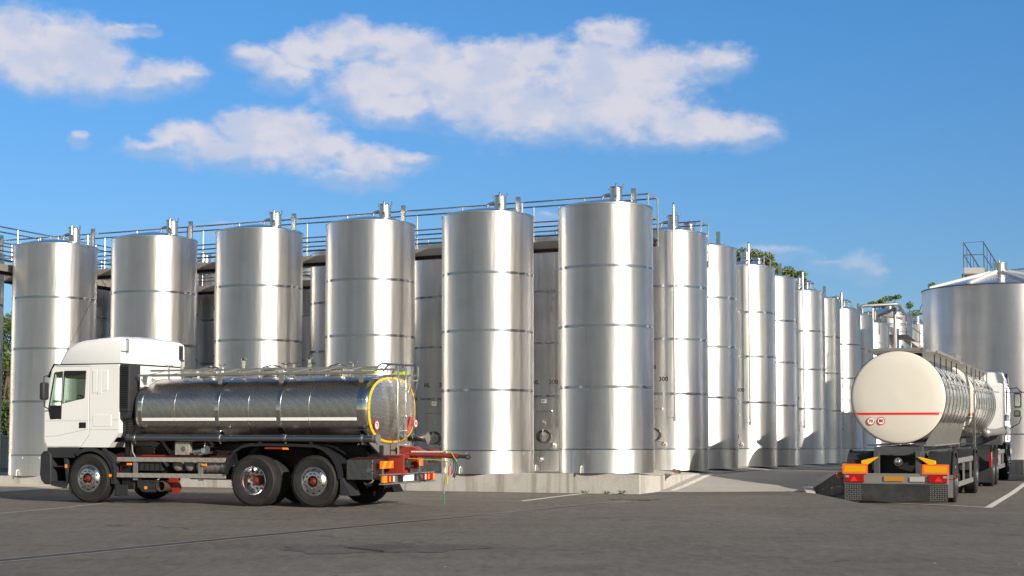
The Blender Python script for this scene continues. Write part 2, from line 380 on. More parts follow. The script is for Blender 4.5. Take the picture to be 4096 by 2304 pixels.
# service road + ramp to the right of the slab
s = MB()
ramp_l = Vector((3.16, 41.45, G(41.45) + 0.004)); ramp_r = Vector((7.37, 40.6, G(40.6) + 0.004))
cr_l = S(u0, 4.6, 0.875); cr_r = Vector((9.05, 45.2, 0.852))
corner_l = Vector((P0.x + 0.02, P0.y + 1.6, G(41.4) + 0.004))
a = S(u0 + 0.003, 0.35); ramp_l = Vector((a.x, a.y, G(a.y) + 0.004))
mids = []
N = 8
L = []; Rr = []
for i in range(N + 1):
    t = i / N; k = t * t * (3 - 2 * t) * 0.35 + t * 0.65
    p = ramp_l.lerp(cr_l, t); q = ramp_r.lerp(cr_r, t)
    p.z = ramp_l.z + (cr_l.z - ramp_l.z) * k; q.z = ramp_r.z + (cr_r.z - ramp_r.z) * k
    L.append(p); Rr.append(q)
for i in range(N): s.quad(L[i], Rr[i], Rr[i+1], L[i+1])
dn = Vector((0, 0, -0.4)); s.quad(L[0] + dn, Rr[0] + dn, Rr[0], L[0])
# curved nose of the right kerb wall
tag(s.build('ramp', M_RAMP, smooth=60), 'light concrete ramp rising from the asphalt to the service road', kind='structure')
s = MB(); far_l = cr_l + V * 50; far_r = cr_r + V * 50; far_l.z = 0.878; far_r.z = 0.865
s.quad(cr_l, cr_r, far_r, far_l)
tag(s.build('road', M_ROAD, smooth=0), 'grey service road running away beside the right hand tank row', kind='structure')
# kerb wall on the right edge of ramp and road
def kerb(pts, wdt, h, deep):
    m_ = MB(); rr = []
    for i, p in enumerate(pts):
        d = (pts[min(i+1, len(pts)-1)] - pts[max(i-1, 0)]); d.z = 0; d.normalize(); sdv = Vector((d.y, -d.x, 0))
        rr.append([p + Vector((0, 0, -deep)), p + Vector((0, 0, h)), p + sdv * wdt + Vector((0, 0, h)), p + sdv * wdt + Vector((0, 0, -deep))])
    m_.rings(rr); return m_
kp = [Rr[0] + Vector((-0.05, -0.9, -0.05)), Rr[0] + Vector((-0.02, -0.3, 0.08))] + [p + Vector((0.002, 0, 0.02)) for p in Rr[1:]] + [far_r + Vector((0.003, 0, 0.02))]
tag(kerb(kp, 0.22, 0.035, 1.2).build('kerb_wall', M_CONC, smooth=0), 'low concrete kerb wall along the right side of the ramp', 'wall')

# left concrete apron and beige strip at the foot of the slab
s = MB()
def patch(m_, pts, dz):
    vs = [gp(x, y, dz) for x, y in pts]; m_.add(vs, [tuple(range(len(vs)))])
fl = lambda u: S(u, v0 - 0.003)
p1 = fl(-60); p2 = fl(-16.2)
s = MB(); patch(s, [(p1.x, p1.y), (p2.x, p2.y), (-12.4, 43.9), (-11.9, 42.6), (-12.06, 42.41), (-12.9, 40.2), (-15.5, 33), (-60, 15)], 0.004)
tag(s.build('concrete_apron', M_RAMP, smooth=0), 'grey concrete apron left of the truck cab', kind='structure')
s = MB(); q1 = p1 - V * 1.6; q2 = p2 - V * 2.2
patch(s, [(p1.x, p1.y), (p2.x, p2.y), (-12.0, 43.6), (-12.6, 43.5), (-14.0, 43.9), (q1.x, q1.y)], 0.008)
tag(s.build('beige_pavement', M_BEIGE, smooth=0), 'beige concrete strip at the foot of the slab', kind='structure')

# painted lines
def stripe(name, pts, wd, m_, dz=0.005, zfun=None, label=None):
    s = MB(); P = [Vector((x, y, 0)) for x, y in pts]; Ls = []; Rs = []
    for i, p in enumerate(P):
        d = (P[min(i+1, len(P)-1)] - P[max(i-1, 0)]).normalized(); nn = Vector((-d.y, d.x, 0))
        for lst, sg in ((Ls, 1), (Rs, -1)):
            q = p + nn * wd / 2 * sg; q.z = (zfun(i, q) if zfun else GX(q.x, q.y)) + dz; lst.append(q)
    for i in range(len(P) - 1): s.quad(Ls[i], Rs[i], Rs[i+1], Ls[i+1])
    return tag(s.build(name, m_, smooth=0), label, kind='structure')
stripe('road_marking', [(-11.5, 28.4), (-9.6, 30.0), (-9.0, 32.3), (-8.14, 37.25)], 0.1, M_LINE2, label='faded white parking line in front of the truck cab')
stripe('road_marking', [(-8.1, 37.2), (-2.04, 36.2), (0.23, 35.03)], 0.10, M_LINE2, label='thin white parking line behind the left truck')
stripe('road_marking', [(0.2, 35.0), (1.05, 37.3), (1.89, 39.45)], 0.13, M_LINE, label='white line running to the weed at the slab')
stripe('road_marking', [(7.30, 41.0), (7.45, 40.4), (7.75, 39.9), (8.1, 39.7), (8.6, 39.4), (10.34, 37.57), (10.88, 36.6)], 0.10, M_LINE, 0.014, label='thin white curved line behind the parked trailer')
stripe('road_marking', [(10.87, 36.5), (14.0, 44.7), (16.85, 52.4), (22, 66)], 0.17, M_LINE, 0.012, label='white parking bay line right of the trailer')
def rampz(i, q):
    # height of the ramp surface under q: find the cross line L(t)-R(t) through it
    def at(lst, t):
        k = min(int(t * N), N - 1); return lst[k].lerp(lst[k + 1], t * N - k)
    lo, hi = 0.0, 1.0
    for _ in range(30):
        t = (lo + hi) / 2; a_, b_ = at(L, t), at(Rr, t)
        if (b_.x - a_.x) * (q.y - a_.y) - (b_.y - a_.y) * (q.x - a_.x) > 0: lo = t
        else: hi = t
    f = (q.x - a_.x) / (b_.x - a_.x)
    return a_.z + (b_.z - a_.z) * f + 0.010
pts = [(4.02 + (5.50 - 4.02) * i / 12, 40.25 + (43.9 - 40.25) * i / 12) for i in range(13)]
stripe('road_marking', pts, 0.16, M_LINE, 0.0, rampz, 'white line climbing the concrete ramp')
stripe('road_marking', [(5.75, 44.6), (6.9, 48.2), (8.55, 52.8)], 0.16, M_LINE, 0.0, lambda i, q: 0.896, 'white line along the service road edge')
stripe('road_marking', [(9.5, 54.4), (12.9, 62.8)], 0.16, M_LINE, 0.0, lambda i, q: 0.896, 'farther white line on the service road')
stripe('pale_strip', [(7.9, 52.6), (11.9, 53.4)], 0.9, M_RAMP, 0.0, lambda i, q: 0.888, 'pale concrete strip across the service road')
# slot drain, manhole, grate
M_SLOT = mat('drain_channel', (0.045, 0.042, 0.04), 0.6, 0.3, grime(0.5, 14.0, (0.13, 0.12, 0.11)))
dr = [(-8.2, 15.7), (-6.18, 19.34), (-3.44, 24.35), (0.01, 30.3), (2.6, 35.2)]
s = MB()
stripe('drain_channel', dr, 0.20, M_SLOT, 0.009, label='narrow dark slot drain crossing the asphalt diagonally')
stripe('drain_strip', dr, 0.38, mat('drain_mortar', build=worn((0.26, 0.245, 0.225))), 0.004, label='pale mortar strip beside the slot drain')
def plate(name, pts, m_, dz, label):
    s = MB(); vs = [gp(x, y, dz) for x, y in pts]; vs2 = [gp(x, y, dz - 0.02) for x, y in pts]; n_ = len(pts)
    s.add(vs + vs2, [tuple(range(n_))] + [(i, i+n_, (i+1) % n_ + n_, (i+1) % n_) for i in range(n_)])
    return s.build(name, m_, smooth=0)
mh = [(-2.19, 21.35), (-1.74, 21.9), (-1.21, 21.25), (-1.66, 20.75)]
mc = Vector((sum(p[0] for p in mh) / 4, sum(p[1] for p in mh) / 4))
M_IRON = mat('cast_iron', (0.095, 0.075, 0.068), 0.7, 0.3, grime(0.5, 20.0, (0.04, 0.035, 0.03), 0.8))
root = empty('manhole_cover', (0, 0, 0), label='square rusty manhole cover set in dark patched asphalt', cat='manhole cover')
plate('frame', [(mc.x + (x - mc.x) * 1.12, mc.y + (y - mc.y) * 1.12) for x, y in mh], M_DARKIRON, 0.010, '').parent = root
plate('lid', mh, M_IRON, 0.016, '').parent = root
M_PATCH = mat('asphalt_patch', build=lambda t, b: (asphalt(t, b), t.l.new(t.mix(0.32, b.inputs['Base Color'].links[0].from_socket, (0.06, 0.068, 0.066)), b.inputs['Base Color'])))
s = MB(); vs = []
for i in range(40):
    t = 2 * math.pi * i / 40; rr = 1.05 + 0.28 * math.sin(2 * t + 1) + 0.16 * math.sin(5 * t) + 0.1 * math.sin(9 * t + 2)
    vs.append(gp(mc.x + math.cos(t) * rr * 1.05, mc.y + math.sin(t) * rr * 0.9, 0.005))
s.add(vs, [tuple(range(40))]); tag(s.build('asphalt_patch', M_PATCH, smooth=0), 'darker asphalt patch round the manhole', kind='structure')
gr = empty('drain_grate', (2.78, 35.8, G(35.8)), R(-25), 'small dark drain grate at the end of the slot drain', 'drain grate')
MB().bb(-0.5, 0.5, -0.42, 0.42, -0.02, 0.006).build('frame', M_DARKIRON, gr)
s = MB()
for i in range(11): s.bb(-0.45 + i * 0.083, -0.41 + i * 0.083, -0.38, 0.38, 0.0, 0.012)
s.build('grating', M_IRON, gr)
# weeds at the foot of the slab
M_WEED = mat('weed_leaf', (0.07, 0.13, 0.025), 0.6)
for k, (wx, wy, hh, lab) in enumerate([(1.95, 39.55, 0.06, 'green weed at the end of the white line'), (2.7, 39.9, 0.05, 'small dry weed against the slab foot'), (3.3 - 0.25, 39.72, 0.08, 'dark weed close to the slab corner')]):
    s = MB()
    for i in range(34):
        a_ = rnd.uniform(0, 6.28); r_ = rnd.uniform(0.02, 0.11); z_ = rnd.uniform(0.0, hh); sz = rnd.uniform(0.015, 0.035)
        c = Vector((r_ * math.cos(a_), r_ * math.sin(a_) * 0.6, z_ + 0.01)); e1 = Vector((rnd.uniform(-1, 1), rnd.uniform(-1, 1), rnd.uniform(-.4, 1))).normalized() * sz; e2 = e1.cross(Vector((rnd.random(), rnd.random(), 1))).normalized() * sz * 0.5
        s.quad(c - e1, c + e2, c + e1, c - e2)
    for i in range(4): s.tube([(0, 0, 0), (rnd.uniform(-.12, .12), rnd.uniform(-.06, .06), hh)], 0.003, 4)
    o = s.build('weed', M_WEED, smooth=0); p_ = S((Vector((wx, wy, 0)) - O6).dot(U), v0 - 0.1); o.location = (p_.x, p_.y, G(p_.y)); tag(o, lab, 'weed')

# ------------------------------------------------------------------ storage tanks
TR, TH = 1.2, 6.65
def ring_prof(r, z, hh, t=0.004): return [(r - 0.01, z), (r + t, z), (r + t, z + hh), (r - 0.01, z + hh)]
def tank_common(root, neck_v, duct, pipe, face):
    s = MB(); s.lathe([(TR, 0.60), (TR, 1.6), (TR, 3.0), (TR, 4.5), (TR, 6.0), (TR, TH)], 96); s.build('shell', M_STEEL, root, 50)
    s = MB(); s.lathe([(TR, 0.0), (TR, 0.57)], 96)
    for i in range(14):
        a_ = R(i * 360 / 14 + 9); s.box(((TR + 0.004) * math.cos(a_), (TR + 0.004) * math.sin(a_), 0.515), (0.012, 0.016, 0.05), (0, 0, a_))
    s.build('skirt', M_STEEL_SK, root, 50)
    s = MB(); s.lathe([(TR, 0.57), (TR + 0.016, 0.575), (TR + 0.02, 0.587), (TR + 0.016, 0.598), (TR, 0.603)], 96); s.build('base_ring', M_BAND, root, 50)
    for z in (2.12, 3.64, 5.12):
        s = MB(); s.lathe(ring_prof(TR, z - 0.033, 0.066, 0.004), 96); s.build('band', M_BAND, root, 30)
    s = MB(); s.lathe([(TR, TH), (TR + 0.014, TH + 0.003), (TR + 0.014, TH + 0.045), (TR - 0.03, TH + 0.06), (TR * 0.6, TH + 0.17), (0.18, TH + 0.27), (0.001, TH + 0.275)], 96); s.build('roof', M_ROOF, root, 35)
    nu, nv = 0.0, neck_v
    s = MB(); zt = TH + 0.70
    s.lathe([(0.165, TH + 0.02), (0.165, zt)], 32, c=(nu, nv, 0)); s.lathe([(0.172, TH + 0.16), (0.178, TH + 0.17), (0.172, TH + 0.18)], 32, c=(nu, nv, 0))
    nk = s.build('neck', M_TUBE, root, 40)
    s = MB(); s.lathe([(0.165, zt - 0.005), (0.180, zt), (0.183, zt + 0.02), (0.17, zt + 0.035), (0.06, zt + 0.05), (0.001, zt + 0.052)], 32, c=(nu, nv, 0))
    s.tube([(nu - 0.19, nv, zt - 0.02), (nu - 0.22, nv, zt + 0.05), (nu - 0.2, nv, zt + 0.08)], 0.012, 6); s.tube([(nu + 0.17, nv, zt), (nu + 0.21, nv, zt + 0.06), (nu + 0.2, nv - .02, zt + 0.10)], 0.014, 6)
    s.build('lid', M_ROOF, nk, 35)
    s = MB(); s.tube([(nu + 0.06, nv - 0.19, zt - 0.2), (nu + 0.06, nv - 0.23, zt - 0.24), (nu + 0.085, nv - 0.25, zt - 0.21), (nu + 0.09, nv - 0.25, zt + 0.06), (nu + 0.085, nv - 0.24, zt + 0.09)], [0.02, 0.03, 0.034, 0.028, 0.02], 8); s.build('relief_valve', M_TUBE, nk)
    s = MB(); s.tube([(nu - 0.36, nv - 0.05, TH + 0.02), (nu - 0.36, nv - 0.05, TH + 0.52), (nu - 0.14, nv, TH + 0.56)], 0.036, 10, bend=0.12); s.build('vent_pipe', M_TUBE, root)
    s = MB(); s.lathe([(0.05, -0.012), (0.05, 0.012), (0.024, 0.012), (0.024, -0.012), (0.05, -0.012)], 16, 'y', c=(0.98, -0.6, TH + 0.09)); s.build('lifting_lug', M_TUBE, root)
    if duct:
        s = MB(); s.box((0.34, 1.30, (TH + 0.75) / 2), (0.12, 0.06, TH + 0.75)); s.build('cable_duct', M_TUBE, root, 0)
    for a0_ in ((-90 - 5) if face else (-90 - 28),):
        s = MB(); a_ = R(a0_); s.box(((TR + 0.002) * math.cos(a_), (TR + 0.002) * math.sin(a_), 0.285), (0.006, 0.012, 0.56), (0, 0, a_)); s.build('skirt_seam', M_SEAM, root, 0)
    a_ = R(-102)
    s = MB(); s.tube([((TR+0.0) * math.cos(a_), (TR+0.0) * math.sin(a_), 0.17), ((TR + 0.04) * math.cos(a_), (TR + 0.04) * math.sin(a_), 0.15), ((TR + 0.05) * math.cos(a_), (TR + 0.05) * math.sin(a_), 0.0)], 0.016, 6); s.build('earth_strap', mat('white_plastic', (0.7, 0.68, 0.62), 0.5), root)
    if face:
        def on(x, z, out=0.0):
            return Vector((x, -math.sqrt(max(0.01, TR * TR - x * x)) - out, z))
        s = MB(); c = on(0, 0.98)
        rr = []
        for k, (sc, o_) in enumerate([(1.0, -0.01), (1.0, 0.03), (0.93, 0.035), (0.9, 0.01), (0.5, -0.01), (0.12, -0.015)]):
            rr.append([(0.235 * sc * math.cos(2*math.pi*j/32), c.y - o_ , c.z + 0.19 * sc * math.sin(2*math.pi*j/32)) for j in range(32)])
        s.rings(rr, False, True); mw = s.build('manway_door', mat('manway_steel', (0.34, 0.32, 0.29), 0.1, 1.0), root, 50)
        s = MB(); s.tube([(0, c.y - 0.07, c.z - 0.17), (0, c.y - 0.09, c.z), (0, c.y - 0.07, c.z + 0.2)], 0.014, 6); s.tube([(-0.06, c.y - 0.1, c.z - 0.02), (0.06, c.y - 0.1, c.z + 0.02)], 0.014, 6); s.cyl((0, c.y - 0.02, c.z), (0, c.y - 0.13, c.z), 0.025, 10); s.build('door_handle', M_TUBE, mw)
        for (x, z, r_) in ((0.33, 0.72, 0.075), (-0.03, 0.33, 0.07)):
            c = on(x, z); s = MB(); s.cyl(c, c + Vector((0, -0.2, 0)), 0.032, 12); s.sphere(c + Vector((0, -0.22, 0)), r_, 14); s.lathe([(0.07, -0.13), (0.07, -0.11)], 16, 'y', c=(c.x, c.y, c.z), cap0=True, cap1=True); s.tube([c + Vector((-0.02, -0.16, 0.05)), c + Vector((-0.2, -0.12, 0.08))], 0.01, 6); s.build('outlet_valve', M_POL, root)
        c = on(0, 1.38); s = MB(); s.cyl(c, c + Vector((0, -0.1, 0)), 0.014, 8); s.cyl(c + Vector((0, -0.1, -0.02)), c + Vector((0, -0.1, 0.05)), 0.018, 8); s.build('sample_tap', M_TUBE, root)
        s = MB(); z = 1.70; s.tube([on(-0.33, z), on(-0.33, z, 0.05), on(0, z, 0.07), on(0.25, z, 0.07)], 0.011, 6)
        c = on(0.25, z, 0.03); s.cyl(c, c + Vector((0, -0.08, 0)), 0.03, 8, 0.02); s.build('hose_bar', M_TUBE, root)
        s = MB(); s.box((0, on(0, 2.0).y - 0.004, 1.98), (0.16, 0.012, 0.12)); pl = s.build('name_plate', M_POL, root, 0)
        s = MB(); y = on(0, 2).y - 0.0125
        s.tube([(-0.05, y, 1.955), (-0.02, y, 2.0), (0.05, y, 2.01)], 0.006, 4); s.tube([(-0.03, y, 1.975), (0.03, y, 1.98)], 0.005, 4); s.build('plate_mark', M_SEAM, pl)
        def wrap(txt, size, x0, z0, nm='stencil_text'):
            vs, fs = text_shape(txt, size, bold=0.004); s = MB(); s.add([on(x0 + a_[0], z0 + a_[1], 0.004) for a_ in vs], fs); return s.build(nm, M_TEXT, root, 0, recalc=False)
        wrap('HL', 0.17, -0.25, 2.52); wrap('300', 0.17, 0.28, 2.52)
    if pipe:
        x, y = 0.64, -1.30
        s = MB(); s.tube([(x, y, 1.42), (x, y, 7.42), (nu + 0.12, nv - 0.1, 7.05)], 0.028, 10, bend=0.1); s.cyl((x, y, 1.36), (x, y, 1.46), 0.042, 10); s.tube([(x, y, 1.44), (x - 0.24, y - 0.02, 1.47)], 0.009, 6)
        for z in (2.12, 3.64, 5.12, 1.62):
            s.tube([(x, y, z), (x * 0.86, y * 0.86, z)], 0.012, 6)
        s.build('drain_pipe', M_TUBE, root)
    return root
def proto(name, **kw): return tank_common(empty(name), **kw)
pA = proto('storage_tank', neck_v=0.86, duct=True, pipe=False, face=False)
pB = proto('storage_tank', neck_v=0.86, duct=False, pipe=True, face=True)
pC = proto('storage_tank', neck_v=-0.86, duct=True, pipe=False, face=False)
used = set()
def place(pr, p, label, group, name=None):
    o = pr if pr.name not in used else copy_tree(pr)
    used.add(o.name); o.location = p; o.rotation_euler = (0, 0, -A)
    return tag(o, label, 'storage tank', group)
# column offsets along U solved from where the photo shows the tanks
def solve_u(v_px):
    k = (v_px * 1.59 - 2048) / 6360.0
    # O6.x + U.x*t = k*(O6.y + U.y*t)
    return (k * O6.y - O6.x) / (U.x - k * U.y)
cu = [solve_u(v) for v in (133, 383.5, 648.7, 930, 1226.5, 1525)]
cu = [cu[0] - 3.42] + cu
where = ['cut off by the left edge of the picture', 'rising behind the truck cab windscreen', 'rising behind the roof of the truck cab', 'behind the middle of the truck tank', 'behind the ladder end of the truck tank', 'just right of the red tow bar', 'at the slab corner beside the ramp']
nth = ['leftmost', 'second', 'third', 'fourth', 'fifth', 'sixth', 'rightmost and tallest looking']
for i, u in enumerate(cu):
    place(pA, S(u, 0, padz(u)), '%s front row steel tank, %s' % (nth[i], where[i]), 'steel tanks of the front row')
rv = [5.45, 9.0, 14.6, 18.25, 23.7, 27.1, 32.3, 35.8, 41.0, 44.5]
pB_lab = {0: 'tank numbered 56 with a thin pipe, first behind the slab corner tank', 2: 'third tank of the receding row, with thin front pipe', 4: 'fifth tank of the receding row, with shadow on its lower half', 6: 'seventh tank of the receding row, shadows of railings across it', 8: 'ninth tank of the receding row, low behind the white trailer', }
names_r = ['second', 'fourth', 'sixth', 'eighth', 'last and smallest looking']
for k, v in enumerate(rv):
    pr = pB if k % 2 == 0 else pC
    if k == 0: lab = pB_lab[0]
    elif k % 2 == 0: lab = pB_lab[k]
    else: lab = '%s tank of the receding row beside the road, no front pipe' % names_r[k // 2]
    o = place(pr, Vector((O6.x + math.sin(R(21.5)) * v, O6.y + math.cos(R(21.5)) * v, 0.966 if k < 3 else 0.955)), lab, 'steel tanks receding along the road')
    if k == 0: o56 = o
gapn = ['left edge and the first', 'first and second', 'second and third', 'third and fourth', 'fourth and fifth', 'fifth and sixth']
for k, v in enumerate(rv[:3]):
    for i, u in enumerate(cu[:-1]):
        if k == 2 and i < 1: continue
        p = S(u, v, padz(u)); p.x -= 0.009 * v
        pr = pB if k % 2 == 0 else pC
        depth = ['second', 'third', 'fourth'][k]
        place(pr, p, '%s row tank, %s column from left, behind the front tanks' % (depth, ['first', 'second', 'third', 'fourth', 'fifth', 'sixth'][i]), 'steel tanks half hidden behind the front row')

vs, fs = text_shape('56', 0.17, bold=0.004); s = MB()
s.add([(a_[0], -math.sqrt(TR * TR - a_[0]**2) - 0.004, 2.86 + a_[1]) for a_ in vs], fs)
s.build('stencil_number', M_TEXT, o56, 0, recalc=False)

# ------------------------------------------------------------------ walkways between the rows
def walkway(u0_, u1_, va, vb, zf, label, vert=False, posts_every=1.7):
    root = empty('walkway', (0, 0, 0), label=label, cat='walkway', group='raised steel walkways between the tanks')
    def P(u, v, z): 
        uu = u if not vert else v; vv = v if not vert else u
        return S(uu, vv, z + zf(uu))
    D = 6.16
    # long axis = u, cross axis = v
    n_ = max(1, int(abs(u1_ - u0_) / 3.4)); 
    s = MB()
    for v in (va, vb):
        for k in range(n_):
            a_, b_ = u0_ + (u1_ - u0_) * k / n_, u0_ + (u1_ - u0_) * (k + 1) / n_
            vs = []
            for q in (v - 0.02, v + 0.02):
                vs += [P(a_, q, D - 0.2), P(b_, q, D - 0.2), P(b_, q, D), P(a_, q, D)]
            s.add(vs, [(0,1,2,3),(7,6,5,4),(0,4,5,1),(3,2,6,7),(0,3,7,4),(1,5,6,2)])
    s.build('side_beam', M_BEAM, root, 0)
    s = MB(); nb = int(abs(u1_ - u0_) / 0.12)
    for k in range(nb + 1):
        u = u0_ + (u1_ - u0_) * k / nb; h = 0.012
        vs = [P(u - h, va, D - 0.06), P(u + h, va, D - 0.06), P(u + h, vb, D - 0.06), P(u - h, vb, D - 0.06)] + [P(u - h, va, D - 0.02), P(u + h, va, D - 0.02), P(u + h, vb, D - 0.02), P(u - h, vb, D - 0.02)]
        s.add(vs, [(0,3,2,1),(4,5,6,7),(0,1,5,4),(1,2,6,5),(2,3,7,6),(3,0,4,7)])
    for k in range(1, 7):
        v = va + (vb - va) * k / 7
        for kk in range(n_):
            a_, b_ = u0_ + (u1_ - u0_) * kk / n_, u0_ + (u1_ - u0_) * (kk + 1) / n_
            s.add([P(a_, v - .008, D - .19), P(b_, v - .008, D - .19), P(b_, v + .008, D - .19), P(a_, v + .008, D - .19), P(a_, v - .008, D - .06), P(b_, v - .008, D - .06), P(b_, v + .008, D - .06), P(a_, v + .008, D - .06)], [(0,3,2,1),(4,5,6,7),(0,1,5,4),(1,2,6,5),(2,3,7,6),(3,0,4,7)])
    s.build('grating', M_DARKIRON, root, 0)
    s = MB(); vs = [P(u0_, va + .03, D - .17), P(u1_, va + .03, D - .17), P(u1_, vb - .03, D - .17), P(u0_, vb - .03, D - .17), P(u0_, va + .03, D - .15), P(u1_, va + .03, D - .15), P(u1_, vb - .03, D - .15), P(u0_, vb - .03, D - .15)]
    s.add(vs, [(0,3,2,1),(4,5,6,7),(0,1,5,4),(1,2,6,5),(2,3,7,6),(3,0,4,7)]); s.build('dark_underside_sheet', M_DARKIRON, root, 0)  # solid dark sheet added below the grating to darken the walkway underside
    for v in (va, vb):
        s = MB()
        for h in (0.26, 0.52, 1.08):
            pts = [P(u0_ + (u1_ - u0_) * k / n_, v, D + h) for k in range(n_ + 1)]; s.tube(pts, 0.021, 6)
        np_ = max(1, int(abs(u1_ - u0_) / posts_every))
        for k in range(np_ + 1):
            u = u0_ + (u1_ - u0_) * k / np_; s.tube([P(u, v, D - 0.2), P(u, v, D + 1.08)], 0.022, 6)
        s.build('railing', M_TUBE, root)
    s = MB()
    for u in (u0_, u1_):
        for h in (0.52, 1.08): s.tube([P(u, va, D + h), P(u, vb, D + h)], 0.021, 6)
    s.build('end_rail', M_TUBE, root)
    return root
walkway(-20.5, 0.72, 1.36, 2.2, padz, 'long railed walkway behind the front row of tanks')
walkway(-20.5, 0.65, 5.45 + 1.36, 9.0 - 1.36, padz, 'railed walkway between the second and third tank rows')
for (a_, b_, lab), ue in zip(((14.6, 18.25, 'railed walkway end showing behind the third receding tank'), (23.7, 27.1, 'railed walkway end showing above the fifth receding tank'), (32.3, 35.8, 'farthest railed walkway end above the seventh receding tank')), (0.42, 0.2, 0.15)):
    walkway(-7, ue, a_ + 1.33, b_ - 1.33, lambda u: 0.96, lab)
walkway(-2.2, 9.0, -18.95, -18.2, lambda u: padz(-18.5), 'cross walkway passing between the two leftmost tanks', vert=True)
# red hose end lying on the slab
hz = empty('hose_coupling', S(1.2, 0.9, 0.93), 0, 'short red hose with brass coupling on the slab beside the corner tank', 'hose')
s = MB(); s.tube([S(-0.1, 1.4, 0.06) - S(0, 0), S(0.35, 0.05, 0.055) - S(0, 0)], 0.05, 10); s.build('hose', mat('red_rubber', (0.55, 0.06, 0.03), 0.45), hz)
s = MB(); s.tube([S(0.35, 0.05, 0.055) - S(0, 0), S(0.45, 0.0, 0.055) - S(0, 0)], 0.054, 10); s.build('coupling', mat('brass', (0.6, 0.45, 0.2), 0.3, 1.0), hz)
#@@PART2
# ================================================================== vehicles
def frame_matrix(origin, fx):
    z = Vector((0, -0.012, 1)).normalized(); x = Vector((fx[0], fx[1], 0)); x = (x - z * x.dot(z)).normalized(); y = z.cross(x)
    m = Matrix((x, y, z)).transposed().to_4x4(); m.translation = Vector(origin); return m
def bool_cut(o, cutters):
    for c in cutters:
        md = o.modifiers.new('b', 'BOOLEAN'); md.operation = 'DIFFERENCE'; md.object = c; md.solver = 'EXACT'
    bpy.context.view_layer.update()
    me = bpy.data.meshes.new_from_object(o.evaluated_get(bpy.context.evaluated_depsgraph_get()))
    o.modifiers.clear(); o.data = me
    for p in me.polygons: p.use_smooth = False
M_WHITE = mat('white_cab_paint', (0.78, 0.79, 0.79), 0.28, 0, grime(0.10, 1.5, (0.55, 0.52, 0.46)), **{'Coat Weight': 0.6, 'Coat Roughness': 0.08})
M_CREAM = mat('cream_paint', (0.68, 0.65, 0.575), 0.35, 0, grime(0.25, 1.2, (0.55, 0.50, 0.40)), **{'Coat Weight': 0.3, 'Coat Roughness': 0.2})
M_PLAS = mat('dark_plastic', (0.024, 0.026, 0.031), 0.55, 0, grime(0.3, 4.0, (0.06, 0.056, 0.05)), spec=0.35)
M_RUB = mat('tyre_rubber', (0.019, 0.019, 0.019), 0.7, 0, grime(0.45, 7.0, (0.05, 0.045, 0.04), 0.3), spec=0.3)
M_RED = mat('red_chassis_paint', (0.26, 0.022, 0.012), 0.5, 0, grime(0.5, 5.0, (0.12, 0.03, 0.02)))
M_ALU = mat('polished_rim', (0.72, 0.71, 0.70), 0.22, 1.0, grime(0.2, 8.0, (0.3, 0.28, 0.26)))
M_NUT = mat('nut_grey', (0.10, 0.10, 0.105), 0.4, 0.7)
M_ORG = mat('orange_lens', (0.9, 0.25, 0.01), 0.25)
M_REDL = mat('red_lens', (0.30, 0.008, 0.010), 0.18)
M_YEL = mat('yellow_tape', (0.85, 0.50, 0.0), 0.4)
M_WT = mat('white_vinyl', (0.8, 0.8, 0.8), 0.45)
M_RT = mat('red_vinyl', (0.75, 0.03, 0.02), 0.4)
M_ORT = mat('orange_reflector', (0.95, 0.13, 0.02), 0.4)
M_YR = mat('yellow_reflector', (0.66, 0.33, 0.0), 0.4)
M_DARKIN = mat('cab_interior', (0.02, 0.02, 0.02), 0.8)
def glassb(t, b):
    t.n.clear(); o = t.new('ShaderNodeOutputMaterial'); tr = t.new('ShaderNodeBsdfTransparent'); tr.inputs[0].default_value = (0.80, 0.89, 0.85, 1)
    gl = t.new('ShaderNodeBsdfGlossy'); gl.inputs['Roughness'].default_value = 0.02; fr = t.new('ShaderNodeLayerWeight'); fr.inputs[0].default_value = 0.5
    mx = t.new('ShaderNodeMixShader'); t.l.new(t.m('MULTIPLY_ADD', t.m('POWER', fr.outputs[1], 4.0), 0.7, 0.04), mx.inputs[0]); t.l.new(tr.outputs[0], mx.inputs[1]); t.l.new(gl.outputs[0], mx.inputs[2]); t.l.new(mx.outputs[0], o.inputs[0])
M_GLASS = mat('window_glass', build=glassb)
def turned(scale, base, rough, metal=1.0, bmp=0.5):
    # engine-turned / chequer sheet: regular cells with their own little dome
    def f(t, b):
        co = coords(t)
        mp = t.new('ShaderNodeMapping'); mp.inputs['Rotation'].default_value = (0.35, 0.6, 0.3); t.l.new(co, mp.inputs[0]); r = mp.outputs[0]
        vo = t.new('ShaderNodeTexVoronoi'); t.l.new(r, vo.inputs['Vector']); vo.inputs['Scale'].default_value = scale; vo.inputs['Randomness'].default_value = 0.35
        n = t.noise(co, 2.0, 5, 0.6)
        c = t.mix(t.mr(n, 0.35, 0.75, 0, 0.5), base, tuple(v * 0.6 for v in base))
        c = t.mix(t.mr(vo.outputs['Distance'], 0.1, 0.6, 0, 0.55), c, tuple(v * 0.5 for v in base))
        b.inputs['Metallic'].default_value = metal; t.l.new(c, b.inputs['Base Color']); t.l.new(t.mr(n, 0.3, 0.7, rough - 0.05, rough + 0.08), b.inputs['Roughness'])
        t.l.new(t.bump(vo.outputs['Distance'], bmp, 0.015), b.inputs['Normal'])
    return f
M_TURN = mat('engine_turned_steel', metal=1.0, build=turned(19.0, (0.78, 0.73, 0.66), 0.33, bmp=0.2))
M_CHEQ = mat('chequer_plate', metal=0.55, build=turned(22.0, (0.60, 0.55, 0.48), 0.45, 0.55, bmp=0.8))
M_CHEQD = mat('dark_chequer_plate', metal=0.8, build=turned(22.0, (0.30, 0.29, 0.28), 0.4, bmp=0.8))

